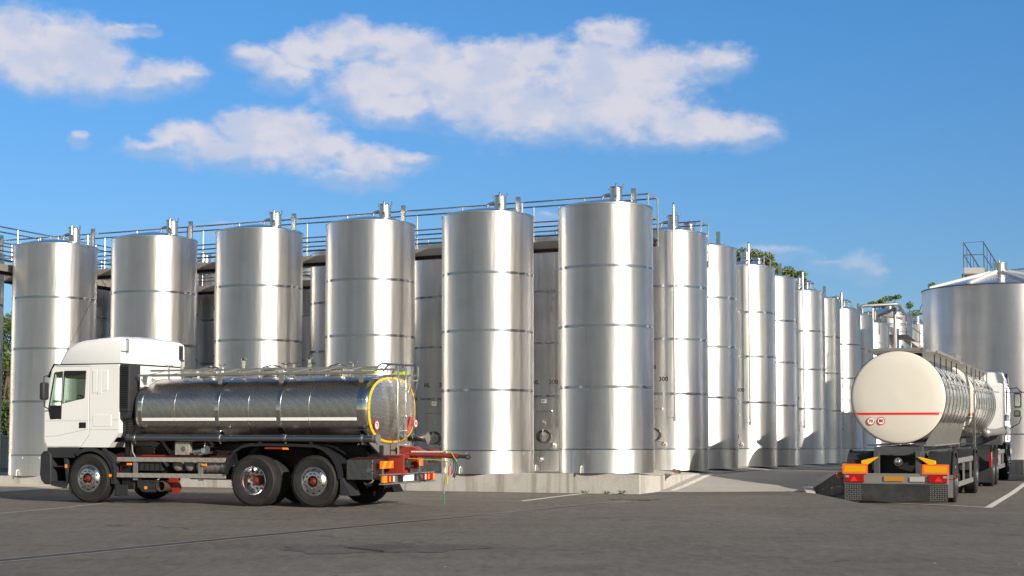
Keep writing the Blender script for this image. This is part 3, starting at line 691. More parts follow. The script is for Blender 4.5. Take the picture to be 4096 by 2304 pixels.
def tyre(parent, twin=False, wd=0.30, R_=0.525, offs=0.0):
    s = MB(); k = R_ / 0.525
    def prof(o):
        p = [(0.285, -wd + 0.02), (0.33, -wd), (0.40, -wd - 0.012), (0.47, -wd - 0.005), (0.505, -wd + 0.015), (0.518, -wd + 0.04)]
        m_ = 5
        for i in range(m_):
            a = -wd + 0.045 + (wd - 0.09) * i / m_; b_ = -wd + 0.045 + (wd - 0.09) * (i + 1) / m_
            p += [(0.525, a + 0.006), (0.525, b_ - 0.006), (0.513, b_ - 0.004), (0.513, b_ + 0.004)] if i < m_ - 1 else [(0.525, a + 0.006), (0.525, b_)]
        p += [(0.518, -0.04), (0.505, -0.015), (0.47, 0.005), (0.462, 0.002), (0.40, 0.012), (0.385, 0.008), (0.33, 0.0), (0.30, -0.012), (0.285, -0.02)]
        return [(r * k, h + o) for r, h in p]
    s.lathe(prof(offs), 72, 'y')
    if twin: s.lathe(prof(offs - wd - 0.06), 72, 'y')
    for o in ([offs, offs - wd - 0.06] if twin else [offs]):   # shoulder lugs
        for i in range(60):
            a = 2 * math.pi * i / 60; rr = 0.517 * k
            s.box((rr * math.cos(a), o - 0.028, rr * math.sin(a)), (0.018, 0.03, 0.028), (0, -a, 0)); s.box((rr * math.cos(a), o - wd + 0.028, rr * math.sin(a)), (0.018, 0.03, 0.028), (0, -a, 0))
    return s.build('tyre', M_RUB, parent, 35)
def wheel(parent, x, side, typ, y, z=0.525, hub=None, R_=0.525):
    w_ = empty('wheel', (x, y * side, z), 0 if side > 0 else math.pi, parent=parent)
    hub = hub or mat('dark_red_hub', (0.13, 0.014, 0.010), 0.5)
    tyre(w_, twin=(typ == 'drive'), R_=R_)
    if typ == 'drive':
        pr = [(0.298, 0.0), (0.290, 0.004), (0.282, -0.02), (0.276, -0.05), (0.262, -0.06), (0.258, -0.19), (0.24, -0.222), (0.20, -0.245), (0.115, -0.245), (0.11, -0.26)]; yn = -0.245; hr = (-0.26, -0.06); yh = -0.215; rh = 0.228
    else:
        pr = [(0.298, 0.0), (0.290, 0.004), (0.282, -0.02), (0.270, -0.028), (0.252, -0.012), (0.215, 0.035), (0.195, 0.045), (0.115, 0.045), (0.11, 0.02)]; yn = 0.045; hr = (-0.1, 0.065); yh = 0.014; rh = 0.234
    s = MB(); s.lathe(pr, 64, 'y'); rim = s.build('rim', M_ALU, w_, 35)
    for i in range(10):
        a = 2 * math.pi * (i + 0.5) / 10; nrm = Vector((math.cos(a) * 0.7, 0.7, math.sin(a) * 0.7))
        if typ == 'drive': nrm = Vector((-math.cos(a) * .5, 0.9, -math.sin(a) * .5))
        nrm.normalize(); c = Vector((rh * math.cos(a), yh, rh * math.sin(a)))
        MB().cyl(c - nrm * 0.005, c + nrm * 0.005, 0.026, 12).build('hand_hole', M_BLK, rim)
        a = 2 * math.pi * i / 10; c = Vector((0.163 * math.cos(a), yn, 0.163 * math.sin(a)))
        MB().cyl(c, c + Vector((0, 0.025, 0)), 0.019, 6).build('wheel_nut', M_NUT, rim)
    s = MB(); s.lathe([(0.108, hr[0]), (0.104, hr[1] - 0.09), (0.078, hr[1] - 0.08), (0.072, hr[1] - 0.03), (0.03, hr[1] - 0.01), (0.025, hr[1] + 0.02), (0.001, hr[1] + 0.02)], 24, 'y')
    for i in range(8):
        a = 2 * math.pi * i / 8; s.cyl((0.095 * math.cos(a), hr[1] - 0.06, 0.095 * math.sin(a)), (0.095 * math.cos(a), hr[1] - 0.045, 0.095 * math.sin(a)), 0.011, 6)
    s.build('hub', hub, w_, 35)
    return w_
def arc(cx, cz, r, a0, a1, n=18): return [(cx + r * math.cos(R(a0 + (a1 - a0) * i / n)), cz + r * math.sin(R(a0 + (a1 - a0) * i / n))) for i in range(n + 1)]
def strip(pts, y0, y1, th, lip=0.0):
    # sheet following a curve in the xz plane, with thickness (towards the outside) and an outer lip
    s = MB(); rs = []
    for i, (x, z) in enumerate(pts):
        a = Vector(pts[min(i+1, len(pts)-1)]) - Vector(pts[max(i-1, 0)]); a.normalize(); nx, nz = -a.y, a.x
        rs.append([(x, y0, z), (x + nx * th, y0, z + nz * th), (x + nx * th, y1, z + nz * th), (x - nx * lip, y1, z - nz * lip), (x - nx * lip, y1 - 0.02 * (1 if y1 > y0 else -1), z - nz * lip), (x, y1 - 0.02 * (1 if y1 > y0 else -1), z)])
    s.rings(rs); return s
def sign_disc(parent, c, r, txt, nx, name='speed_sign'):
    # nx = -1: facing the rear (-x)
    s = MB(); s.cyl(c, (c[0] + nx * 0.006, c[1], c[2]), r, 28); o = s.build(name, M_RT, parent, 35)
    s = MB(); s.cyl((c[0] + nx * 0.006, c[1], c[2]), (c[0] + nx * 0.009, c[1], c[2]), r * 0.76, 28); s.build('face', M_WT, o, 35)
    vs, fs = text_shape(txt, r * 1.05, bold=0.003); s = MB(); s.add([(c[0] + nx * 0.0115, c[1] + nx * v[0], c[2] + v[1]) for v in vs], fs); s.build('numerals', M_TEXT, o, 0, recalc=False)
    return o

# ------------------------------------------------------------------ left truck (x forward, y towards the camera, z up)
TA = empty('tanker_truck', label='white cab tanker lorry with brushed steel tank and red tow bar', cat='lorry')
TA.matrix_world = frame_matrix((-8.60, 35.36, 0.424), -U)
# cab
cabp = [(1.16, 1.19), (1.235, 1.32), (1.24, 2.02), (1.05, 2.86), (0.98, 2.96), (-0.70, 2.97), (-0.72, 1.50), (-0.46, 1.19)]
cab = MB().prism(cabp, -1.2, 1.2).build('cab_body', M_WHITE, None, 0)
cav = MB().prism([(1.08, 1.30), (1.15, 1.36), (1.16, 2.0), (0.98, 2.84), (-0.62, 2.88), (-0.64, 1.30)], -1.15, 1.15).build('c', M_WHITE, None, 0)
winp = [(0.70, 2.83), (0.14, 2.83), (0.175, 2.25), (0.73, 2.14)]
qwp = [(0.955, 2.80), (0.755, 2.83), (0.78, 1.80), (1.045, 1.80), (1.10, 2.02)]
wc = MB().prism(winp, -1.5, 1.5).build('c', M_WHITE, None, 0); qc = MB().prism(qwp, -1.5, 1.5).build('c', M_WHITE, None, 0)
wsc = MB().prism([(0.9, 2.72), (1.4, 2.72), (1.5, 2.02), (1.0, 2.02)], -1.08, 1.08).build('c', M_WHITE, None, 0)
bool_cut(cab, [cav, wc, qc, wsc]); cab.parent = TA
md = cab.modifiers.new('bevel', 'BEVEL'); md.width = 0.03; md.segments = 3; md.limit_method = 'ANGLE'; md.angle_limit = R(50)
door = MB().prism([(0.055, 2.93), (0.055, 1.46), (0.27, 1.205), (1.14, 1.205), (1.215, 1.36), (1.215, 2.02), (1.03, 2.84), (0.96, 2.93)], 1.196, 1.212).build('door', M_WHITE, None, 0)
bool_cut(door, [wc, qc]); door.parent = TA
md = door.modifiers.new('bevel', 'BEVEL'); md.width = 0.005; md.segments = 2; md.limit_method = 'ANGLE'
for c_ in (cav, wc, qc, wsc): bpy.data.objects.remove(c_)
MB().bb(0.045, 0.052, 1.19, 1.203, 1.45, 2.94).tube([(0.047, 1.202, 1.45), (0.262, 1.202, 1.198)], 0.004, 4).bb(0.05, 0.95, 1.19, 1.203, 2.934, 2.941).build('door_gap', M_BLK, TA, 0)
for sd_ in (1, -1):
    yy = 1.185 * sd_
    MB().prism([(x, z) for x, z in winp], yy - 0.004, yy + 0.004).build('side_window', M_GLASS, TA, 0)
    MB().prism(qwp, yy - 0.004, yy + 0.004).build('quarter_window', M_GLASS, TA, 0)
MB().add([(1.04, -1.08, 2.72), (1.04, 1.08, 2.72), (1.215, 1.08, 2.03), (1.215, -1.08, 2.03), (1.06, -1.08, 2.72), (1.06, 1.08, 2.72), (1.235, 1.08, 2.03), (1.235, -1.08, 2.03)], [(0,1,2,3),(7,6,5,4),(0,4,5,1),(1,5,6,2),(2,6,7,3),(3,7,4,0)]).build('windscreen', M_GLASS, TA, 0)
def frame_poly(poly, y, w_, name, parent):
    c = Vector((sum(p[0] for p in poly) / len(poly), sum(p[1] for p in poly) / len(poly))); s = MB()
    s.tube([(p[0], y, p[1]) for p in poly] + [(poly[0][0], y, poly[0][1])], w_, 5, False); return s.build(name, M_BLK, parent, 0)
frame_poly(winp, 1.212, 0.014, 'window_seal', TA); frame_poly(qwp, 1.212, 0.014, 'window_seal', TA)
MB().prism([(0.79, 1.81), (1.04, 1.81), (1.07, 2.09), (0.79, 2.09)], 1.20, 1.215).build('lower_glass_mask', M_BLK, TA, 0)
MB().prism([(0.70, 2.83), (0.14, 2.83), (0.145, 2.77), (0.705, 2.73)], 1.20, 1.225).build('wind_deflector', M_BLK, TA, 0)
# interior
s = MB(); s.bb(-0.4, 0.1, -0.95, -0.35, 1.5, 2.05); s.bb(-0.45, -0.3, -0.95, -0.35, 2.0, 2.55); s.bb(0.85, 1.12, -1.1, 1.1, 1.4, 2.10); s.bb(-0.45, 0.05, 0.35, 0.95, 1.4, 1.95); s.build('seats_and_dashboard', M_DARKIN, TA, 0, 0.04)
s = MB(); s.lathe([(0.21, -0.014), (0.222, 0), (0.21, 0.014), (0.198, 0), (0.21, -0.014)], 28, 'z'); s.cyl((0, 0, 0), (0, 0, -0.25), 0.03, 8); s.tube([(-0.21, 0, 0), (0.21, 0, 0)], 0.015, 6); s.tube([(0, -0.21, 0), (0, 0.21, 0)], 0.012, 6)
o = s.build('steering_wheel', M_DARKIN, TA); o.location = (0.57, 0.62, 2.20); o.rotation_euler = (0, R(-35), 0)
# side pressings, handle, locker
s = MB()
for x0, x1, zt, zb in ((-0.03, -0.15, 2.84, 2.34), (-0.165, -0.275, 2.84, 2.32), (-0.29, -0.42, 2.84, 2.38)): s.prism([(x0, zt), (x1, zt), (x1, zb + 0.04), (x0, zb)], 1.198, 1.211)
s.build('vent_panel', M_WHITE, TA, 0, 0.004)
MB().bb(-0.04, -0.52, 1.198, 1.207, 1.64, 1.885).build('locker_door', M_WHITE, TA, 0, 0.003)
MB().bb(-0.7, 0.04, 1.197, 1.203, 1.776, 1.781).bb(-0.7, 0.04, 1.197, 1.203, 1.566, 1.571).build('panel_crease', mat('crease_shade', (0.25, 0.25, 0.25), 0.5), TA, 0)  # thin grey strips paint the shade of the pressed creases
MB().bb(0.065, 1.2, 1.21, 1.2145, 1.755, 1.76).tube([(1.2, 1.212, 1.42), (0.9, 1.212, 1.43), (0.07, 1.212, 1.58)], 0.0035, 4).build('door_crease', MATS['crease_shade'], TA, 0)
MB().bb(0.12, 0.30, 1.205, 1.222, 1.60, 1.725).build('door_handle', M_BLK, TA, 0, 0.01)
# roof fairing
fp = [(0.93, 2.99), (0.86, 3.12), (0.75, 3.29), (0.64, 3.39), (0.48, 3.46), (0.25, 3.51), (-0.2, 3.555), (-0.66, 3.57), (-0.74, 3.52), (-0.745, 2.99)]
s = MB(); rs = []
for y, kz, kx in ((-1.20, 0.80, 0.86), (-1.17, 0.93, 0.93), (-1.08, 0.98, 0.97), (-0.8, 1, 1), (0, 1.03, 1.03), (0.8, 1, 1), (1.08, 0.98, 0.97), (1.17, 0.93, 0.93), (1.20, 0.80, 0.86)):
    rs.append([((x * kx if x > 0 else x), y, 2.99 + (z - 2.99) * kz) for x, z in fp])
s.rings(rs); s.build('roof_fairing', M_WHITE, TA, 50)
MB().bb(-0.72, 0.92, -1.17, 1.17, 2.965, 2.995).build('fairing_gap', M_BLK, TA, 0)
s = MB(); s.tube([(-0.73, 1.02, 3.50), (-0.80, 1.02, 3.50), (-0.80, 1.02, 3.22), (-0.73, 1.02, 3.22)], 0.018, 6, bend=0.03); s.tube([(-0.76, 1.2, 3.25), (-0.76, 1.02, 3.25)], 0.013, 6); s.build('grab_handle', M_TUBE, TA)
vn = MB().bb(-0.755, -0.742, -0.98, -1.13, 3.14, 3.46).build('rear_vent', M_PLAS, TA, 0)
s = MB()
for i in range(6): s.bb(-0.765, -0.752, -0.995, -1.115, 3.17 + i * 0.048, 3.185 + i * 0.048)
s.build('louvre', M_BLK, vn, 0)
for i in range(6):
    MB().cyl((-0.746, 1.08 - 0.0 * i, 3.06 + 0.07 * (i % 3)), (-0.752, 1.08, 3.06 + 0.07 * (i % 3)), 0.008, 6).build('rivet', M_NUT, TA) if i < 3 else None
# sun visor + aerial + mirror
MB().prism([(1.0, 2.88), (1.18, 2.70), (1.22, 2.72), (1.06, 3.0), (0.95, 3.0)], -1.15, 1.15).build('sun_visor', mat('smoked_visor', (0.02, 0.018, 0.03), 0.15), TA, 0, 0.01)
s = MB(); s.tube([(0.9, 0.95, 3.05), (0.92, 0.95, 3.18)], [0.018, 0.006], 6); s.tube([(0.92, 0.95, 3.17), (0.20, 0.85, 4.55)], 0.0035, 4); s.build('aerial', M_BLK, TA)
s = MB(); s.box((1.10, 1.38, 2.40), (0.12, 0.20, 0.38)); mi = s.build('mirror_housing', M_PLAS, TA, 30, 0.035)
MB().tube([(1.12, 1.18, 2.75), (1.13, 1.36, 2.72), (1.13, 1.36, 2.6)], 0.013, 6).tube([(1.12, 1.36, 2.2), (1.12, 1.34, 2.06), (1.02, 1.2, 1.98)], 0.013, 6).build('mirror_arm', M_BLK, mi)
# air intake behind the cab
s = MB(); s.bb(-0.72, -0.96, 0.78, 1.20, 1.95, 2.96); s.prism([(-0.72, 1.96), (-0.95, 1.96), (-0.90, 1.80), (-0.74, 1.80)], 0.82, 1.18); ai = s.build('air_intake', M_PLAS, TA, 0, 0.02)
s = MB()
for i in range(22): s.box((-0.84, 1.204, 2.05 + i * 0.04), (0.20, 0.02, 0.016), (R(25), 0, 0))
s.build('intake_louvre', M_BLK, ai, 0)
s = MB(); pr = []
for i in range(13): pr += [(0.12 if i % 2 == 0 else 0.10, 1.48 + i * 0.026)]
s.lathe(pr, 20, c=(-0.84, 1.0, 0)); s.tube([(-0.84, 1.0, 1.5), (-0.84, 1.0, 1.25), (-0.80, 0.95, 0.95)], 0.085, 12, bend=0.1); s.build('intake_hose', M_BLK, TA, 30)
# lower cab, bumper, steps
s = MB(); s.prism([(1.13, 1.185), (1.16, 0.96), (0.42, 0.96), (0.30, 1.185)], -1.2, 1.205); s.build('step_panel', M_PLAS, TA, 0, 0.01)
s = MB(); rs = []
for x, z0_, z1_ in ((1.20, 0.38, 1.12),):
    pass
s.prism([(1.02, 1.02), (1.10, 1.11), (1.24, 1.10), (1.30, 1.03), (1.32, 0.60), (1.28, 0.47), (1.18, 0.38), (1.02, 0.38)], -1.22, 1.22); s.build('front_bumper', M_PLAS, TA, 40, 0.025)
s = MB(); s.bb(0.62, 1.03, 0.75, 1.16, 0.755, 0.785); s.bb(0.60, 1.03, 0.75, 1.18, 0.42, 0.455); s.prism([(1.03, 0.42), (1.03, 0.36), (0.66, 0.30), (0.60, 0.42)], 1.14, 1.20); s.prism([(0.70, 0.95), (0.62, 0.95), (0.54, 0.40), (0.62, 0.40)], 1.12, 1.20); s.build('cab_step', M_PLAS, TA, 0, 0.008)
s = MB(); s.bb(0.62, 1.03, 0.70, 0.75, 0.38, 0.97); s.bb(0.66, 1.02, -1.15, 1.1, 0.40, 0.42); s.build('step_well', M_BLK, TA, 0)
MB().bb(0.60, 0.66, 1.20, 1.215, 0.74, 0.82).build('side_marker', M_ORG, TA, 0, 0.005)
MB().cyl((-0.55, 1.245, 0.59), (-0.55, 1.262, 0.59), 0.036, 16).build('side_marker', M_ORG, TA)
s = MB(); s.cyl((0.72, 0.9, 0.42), (0.72, 0.9, 0.18), 0.05, 14); s.cyl((0.72, 0.9, 0.20), (0.72, 0.9, 0.17), 0.085, 14); s.build('jack_leg', M_GALV, TA)
for sd_ in (1, -1):
    strip(arc(0, 0.525, 0.64, 170, -12, 22)[::-1][:19] if False else arc(0, 0.525, 0.63, 190, 55, 20)[::-1], 0.85 * sd_, 1.235 * sd_, 0.05, 0.03).build('front_fender', M_PLAS, TA, 40)
    MB().bb(-0.66, -0.63, 0.85 * sd_, 1.2 * sd_, 0.16, 0.42).build('mud_flap', M_BLK, TA, 0)
MB().prism([(-0.62, 0.42), (-0.66, 0.9), (-0.40, 1.17), (-0.30, 1.17), (-0.55, 0.85), (-0.56, 0.42)], 1.2, 1.235).prism([(-0.63, 0.40), (-0.96, 0.40), (-0.98, 0.17), (-0.66, 0.17)], 1.19, 1.2).build('fender_skirt', M_PLAS, TA, 0, 0.005)
wheel(TA, 0, 1, 'steer', 1.25); wheel(TA, 0, -1, 'steer', 1.25)
for sd_ in (1, -1): wheel(TA, -4.06, sd_, 'drive', 1.25); wheel(TA, -5.46, sd_, 'steer', 1.22)
s = MB()
for x in (0, -4.06, -5.46): s.cyl((x, -0.95, 0.525), (x, 0.95, 0.525), 0.09, 10); s.sphere((x, 0, 0.525), 0.22, 12)
s.build('axle', M_BLK, TA)
# chassis
s = MB()
for y in (0.42, -0.42): s.bb(0.9, -6.75, y - 0.04, y + 0.04, 0.78, 1.03)
for x in (-0.9, -2.4, -3.4, -4.7, -5.9, -6.7): s.bb(x - 0.04, x + 0.04, -0.42, 0.42, 0.80, 1.0)
s.build('chassis_frame', mat('black_red_frame', (0.045, 0.012, 0.01), 0.6), TA, 0)
s = MB()
for y in (0.42, -0.42): s.bb(-1.2, -6.6, y - 0.05, y + 0.05, 1.035, 1.25)
for x in (-1.5, -2.7, -3.9, -5.1, -6.3): s.prism([(-1.0, 1.45), (1.0, 1.45), (0.5, 1.04), (-0.5, 1.04)], x - 0.03, x + 0.03, 'yz')
s.build('tank_subframe', M_BLK, TA, 0)
s = MB(); s.bb(-0.55, 0.5, -0.4, 0.4, 0.55, 1.2); s.bb(-1.05, -1.75, -0.3, 0.9, 0.55, 0.95); s.bb(-1.9, -3.2, -0.9, 0.35, 0.5, 0.95); s.build('engine_and_gearbox', M_BLK, TA, 0, 0.05)
s = MB(); s.prism([(1.52, 0.68)] if False else [(-0.62, 0.66), (-0.70, 0.88), (-0.78, 0.80), (-0.74, 0.66)], 0.95, 1.0); s.box((-0.72, 1.0, 0.78), (0.1, 0.1, 0.26)); s.prism([(-1.78, 0.56), (-1.98, 0.56), (-2.08, 0.36), (-2.05, 0.22), (-1.90, 0.22), (-1.8, 0.42)], 0.85, 0.9); s.bb(-1.1, -2.0, 0.8, 0.9, 1.0, 1.03); s.bb(-4.3, -4.72, 1.16, 1.20, 1.175, 1.21); s.build('red_bracket', M_RED, TA, 0)
MB().bb(-4.72, -4.84, 1.16, 1.205, 1.165, 1.205).build('side_marker', M_ORG, TA, 0)
# side guards
for z0, z1 in ((0.89, 0.985), (0.555, 0.65)): MB().bb(-0.66, -3.36, 1.15, 1.18, z0, z1).build('side_guard_rail', M_CHEQ, TA, 0, 0.006)
for x in (-1.11, -2.73): MB().bb(x - 0.05, x + 0.05, 1.11, 1.149, 0.50, 0.97).build('guard_post', M_GALV, TA, 0)
for x in (-0.98, -2.84): MB().bb(x - 0.06, x + 0.06, 1.16, 1.19, 0.815, 0.86).build('side_marker', M_ORG, TA, 0, 0.006)
s = MB(); s.bb(-1.18, -1.72, 0.75, 1.12, 0.70, 0.91); bt = s.build('battery_box', M_PLAS, TA, 0, 0.015)
s = MB(); [s.bb(-1.2 - i * 0.13, -1.23 - i * 0.13, 1.12, 1.135, 0.70, 0.91) for i in range(5)]; s.build('ribs', M_BLK, bt, 0)
MB().bb(-0.72, -1.05, 0.7, 1.08, 0.30, 0.92).build('fuel_box', M_BLK, TA, 0, 0.02)
for x in (-2.08, -2.38, -2.68, -2.98): s = MB(); s.cyl((x, 0.2, 0.82), (x, 1.0, 0.82), 0.125, 20); s.sphere((x, 1.0, 0.82), 0.125, 14, 1, 1, 0.5); s.build('air_tank', mat('grey_tank_paint', (0.16, 0.155, 0.145), 0.5, 0, grime(0.4, 5.0, (0.3, 0.27, 0.23))), TA)
s = MB(); s.cyl((-2.6, 0.95, 0.80), (-3.35, 0.95, 0.80), 0.14, 20); s.sphere((-3.35, 0.95, 0.80), 0.14, 14, 1, 0.5, 1); tk = s.build('hose_tube', M_GALV, TA)
s = MB(); [s.lathe([(0.141, x), (0.147, x + 0.01), (0.147, x + 0.035), (0.141, x + 0.045)], 20, 'x', c=(0, 0.95, 0.80)) for x in (-2.85, -3.08, -3.25)]
s.build('clamp', M_TUBE, tk)
MB().prism([(-1.14, 0.50), (-1.68, 0.50), (-1.66, 0.32), (-1.60, 0.25), (-1.28, 0.25), (-1.15, 0.37)], 1.08, 1.11).build('perforated_plate', M_PLAS, TA, 0)
s = MB()
for i in range(5):
    for j in range(2):
        if i != 2: s.bb(-1.22 - i * 0.075, -1.27 - i * 0.075, 1.108, 1.113, 0.44 - j * 0.12, 0.465 - j * 0.12)
s.build('slots', M_BLK, TA, 0)
MB().cyl((-1.36, 1.105, 0.34), (-1.36, 1.125, 0.34), 0.036, 16).build('side_marker', M_ORG, TA)
s = MB(); s.lathe([(0.10, 0.6), (0.115, 0.9), (0.115, 1.13), (0.10, 1.13), (0.095, 0.7)], 24, 'y', c=(-1.74, 0, 0.38)); s.build('exhaust_pipe', mat('rusty_steel', (0.12, 0.09, 0.07), 0.6, 0.6), TA)
bx = MB().bb(-2.08, -2.43, 1.0, 1.12, 1.04, 1.31).build('valve_box', M_CHEQ, TA, 0, 0.008)
MB().cyl((-2.30, 1.12, 1.17), (-2.30, 1.135, 1.17), 0.055, 16).build('lock', M_POL, bx)
s = MB(); s.cyl((-2.86, 0.7, 1.15), (-2.86, 1.12, 1.15), 0.085, 16); s.cyl((-2.86, 0.75, 1.15), (-2.66, 1.14, 1.10), 0.07, 14); s.cyl((-2.60, 1.14, 1.10), (-2.78, 1.14, 1.13), 0.06, 14); s.sphere((-2.60, 1.14, 1.10), 0.062, 12); s.cyl((-2.75, 1.0, 1.15), (-2.75, 1.0, 1.29), 0.025, 8); s.build('outlet_coupling', M_POL, TA)
MB().tube([(-0.98, 1.1, 1.38), (-1.02, 1.12, 1.1), (-1.08, 1.1, 0.98)], 0.016, 6).build('brace', M_GALV, TA)
# rear fenders
fpath = [(-3.39, 0.65), (-3.42, 0.85), (-3.49, 1.0), (-3.60, 1.13), (-3.76, 1.22), (-3.95, 1.26), (-4.3, 1.27), (-5.1, 1.26), (-5.48, 1.245), (-5.68, 1.18), (-5.86, 1.04), (-5.97, 0.88), (-6.03, 0.72), (-6.05, 0.58)]
for sd_ in (1, -1): strip(fpath[::-1], 0.58 * sd_, 1.23 * sd_, 0.02, 0.035).build('rear_fender', mat('black_fender_paint', (0.018, 0.019, 0.022), 0.25), TA, 50)
for sd_ in (1, -1): MB().prism([(-6.04, 0.60), (-6.10, 0.60), (-6.30, 0.25), (-6.05, 0.25)], 0.75 * sd_, 1.2 * sd_).build('mud_flap', M_PLAS, TA, 0, 0.005)
# tank
HW, HH, ZC = 1.15, 0.705, 1.975
def section(x, k, n_=72, e=2.5, dz=0.0):
    r = []
    for j in range(n_):
        t = 2 * math.pi * j / n_; c, s_ = math.cos(t), math.sin(t)
        r.append((x, HW * k * math.copysign(abs(c) ** (2 / e), c), ZC + HH * k * math.copysign(abs(s_) ** (2 / e), s_) + dz))
    return r
s = MB(); s.rings([section(-0.93, 0.0005), section(-0.94, 0.5), section(-0.97, 0.8), section(-1.02, 0.93), section(-1.10, 0.985), section(-1.2, 1.0)] + [section(-1.2 - 0.45 * i, 1.0) for i in range(1, 12)] + [section(-6.44, 1.0)], False, False); s.build('tank_body', M_TURN, TA, 50)
for x0, x1 in ((-1.16, -1.26), (-3.06, -3.16), (-4.53, -4.63), (-6.38, -6.50)):
    s = MB(); s.rings([section(x0, 1.0), section(x0 - 0.003, 1.006), section(x1 + 0.003, 1.006), section(x1, 1.0)], False, False); s.build('tank_band', M_POL, TA, 30)
for x0 in (-2.06, -3.86, -5.28):
    s = MB(); s.rings([section(x0, 1.0), section(x0 - 0.002, 1.0035), section(x0 - 0.012, 1.0035), section(x0 - 0.014, 1.0)], False, False); s.build('tank_seam', M_POL, TA, 30)
s = MB(); s.rings([section(-6.50, 1.004), section(-6.56, 0.99), section(-6.59, 0.965), section(-6.60, 0.955)], False, False); s.build('end_ring', M_POL, TA, 60)
s = MB(); s.rings([section(-6.598, 0.957), section(-6.62, 0.9), section(-6.65, 0.7), section(-6.68, 0.4), section(-6.69, 0.0005)], False, False); s.build('tank_end', M_TURN, TA, 60)
N_ = 64
for i in range(0, N_):
    pass
s = MB(); a_ = section(-6.612, 0.955, 144); b_ = section(-6.625, 0.90, 144)
for j in range(144):
    if j % 4 != 3:
        k_ = (j + 1) % 144; s.quad(a_[j], a_[k_], b_[k_], b_[j])
    else:
        k_ = (j + 1) % 144; m1 = Vector(a_[j]).lerp(Vector(a_[k_]), 0.8); m2 = Vector(b_[j]).lerp(Vector(b_[k_]), 0.8); s.quad(a_[j], m1, m2, b_[j])
s.build('reflective_outline', M_YEL, TA, 0)
for x0, x1 in ((-1.27, -2.055), (-2.077, -3.05), (-3.17, -3.855), (-3.877, -4.52), (-4.64, -5.275), (-5.297, -6.37)):
    s = MB(); s.bb(x0, x1, 1.13, HW + 0.004, 1.755, 1.815); s.build('white_stripe', M_WT, TA, 0)
sign_disc(TA, (-6.655, 0.80, 1.66), 0.10, '70', -1); sign_disc(TA, (-6.655, -1.02, 1.70), 0.09, '80', -1)
MB().add([(-6.68, -0.72, 1.83), (-6.66, -0.86, 1.83), (-6.66, -0.68, 1.50), (-6.68, -0.52, 1.50)], [(0, 1, 2, 3)]).build('red_stripe', M_RT, TA, 0)
s = MB(); s.prism([(-0.52, 1.42), (-0.34, 1.37), (-0.20, 1.45), (-0.20, 1.62), (-0.33, 1.70), (-0.47, 1.64)], -6.70, -6.63, 'yz'); s.build('hazard_plate_holder', M_GALV, TA, 0)
# hose tubes along the tank
for sd_ in (1, -1):
    s = MB(); s.cyl((-0.92, 1.17 * sd_, 1.40), (-6.78, 1.17 * sd_, 1.385), 0.072, 20); ht = s.build('hose_carrier', M_GALV if False else mat('dull_pipe', (0.33, 0.34, 0.36), 0.32, 1.0, grime(0.3, 3.0, (0.2, 0.19, 0.17))), TA)
    for x in (-1.1, -3.2, -4.75, -6.5): MB().lathe([(0.073, x), (0.08, x - 0.005), (0.08, x - 0.05), (0.073, x - 0.055)], 20, 'x', c=(0, 1.17 * sd_, 1.393)).box((x - 0.03, 1.17 * sd_, 1.30), (0.03, 0.02, 0.05)).build('clamp', M_TUBE, ht)
    s = MB(); s.cyl((-6.78, 1.17 * sd_, 1.385), (-6.86, 1.17 * sd_, 1.385), 0.085, 20); s.cyl((-6.86, 1.17 * sd_, 1.385), (-6.885, 1.17 * sd_, 1.385), 0.11, 20); s.box((-6.87, 1.17 * sd_, 1.49), (0.03, 0.06, 0.04)); s.box((-6.87, 1.17 * sd_, 1.28), (0.03, 0.06, 0.04)); s.build('cap', M_GALV, ht)
# roof walkway rails and brackets
s = MB(); s.bb(-1.08, -6.72, 1.02, 1.05, 2.70, 2.745); s.bb(-1.08, -6.72, -1.02, -1.05, 2.70, 2.745); s.build('roof_rail', M_GALV, TA, 0)
s = MB(); s.bb(-1.10, -6.6, 0.60, 0.63, 2.815, 2.86); s.bb(-1.10, -6.6, -0.60, -0.63, 2.815, 2.86); s.build('upper_roof_rail', M_GALV, TA, 0)
s = MB()
for i in range(10): x = -1.3 - i * 0.58; s.tube([(x, 1.03, 2.73), (x - 0.28, 0.62, 2.84)], 0.01, 5); s.tube([(x - .28, 0.62, 2.82), (x - .28, 0.62, 2.70)], 0.01, 5)
s.bb(-1.2, -6.6, 0.64, 1.0, 2.705, 2.715)
s.build('roof_walkway', M_GALV, TA, 0)
for sd_ in (1, -1):
    for x in (-1.25, -3.11, -4.58, -6.42):
        s = MB(); s.prism([(x + 0.06, 2.70), (x - 0.06, 2.70), (x - 0.035, 2.52), (x + 0.035, 2.52)], 1.02 * sd_, 1.045 * sd_); s.build('rail_bracket', M_GALV, TA, 0)
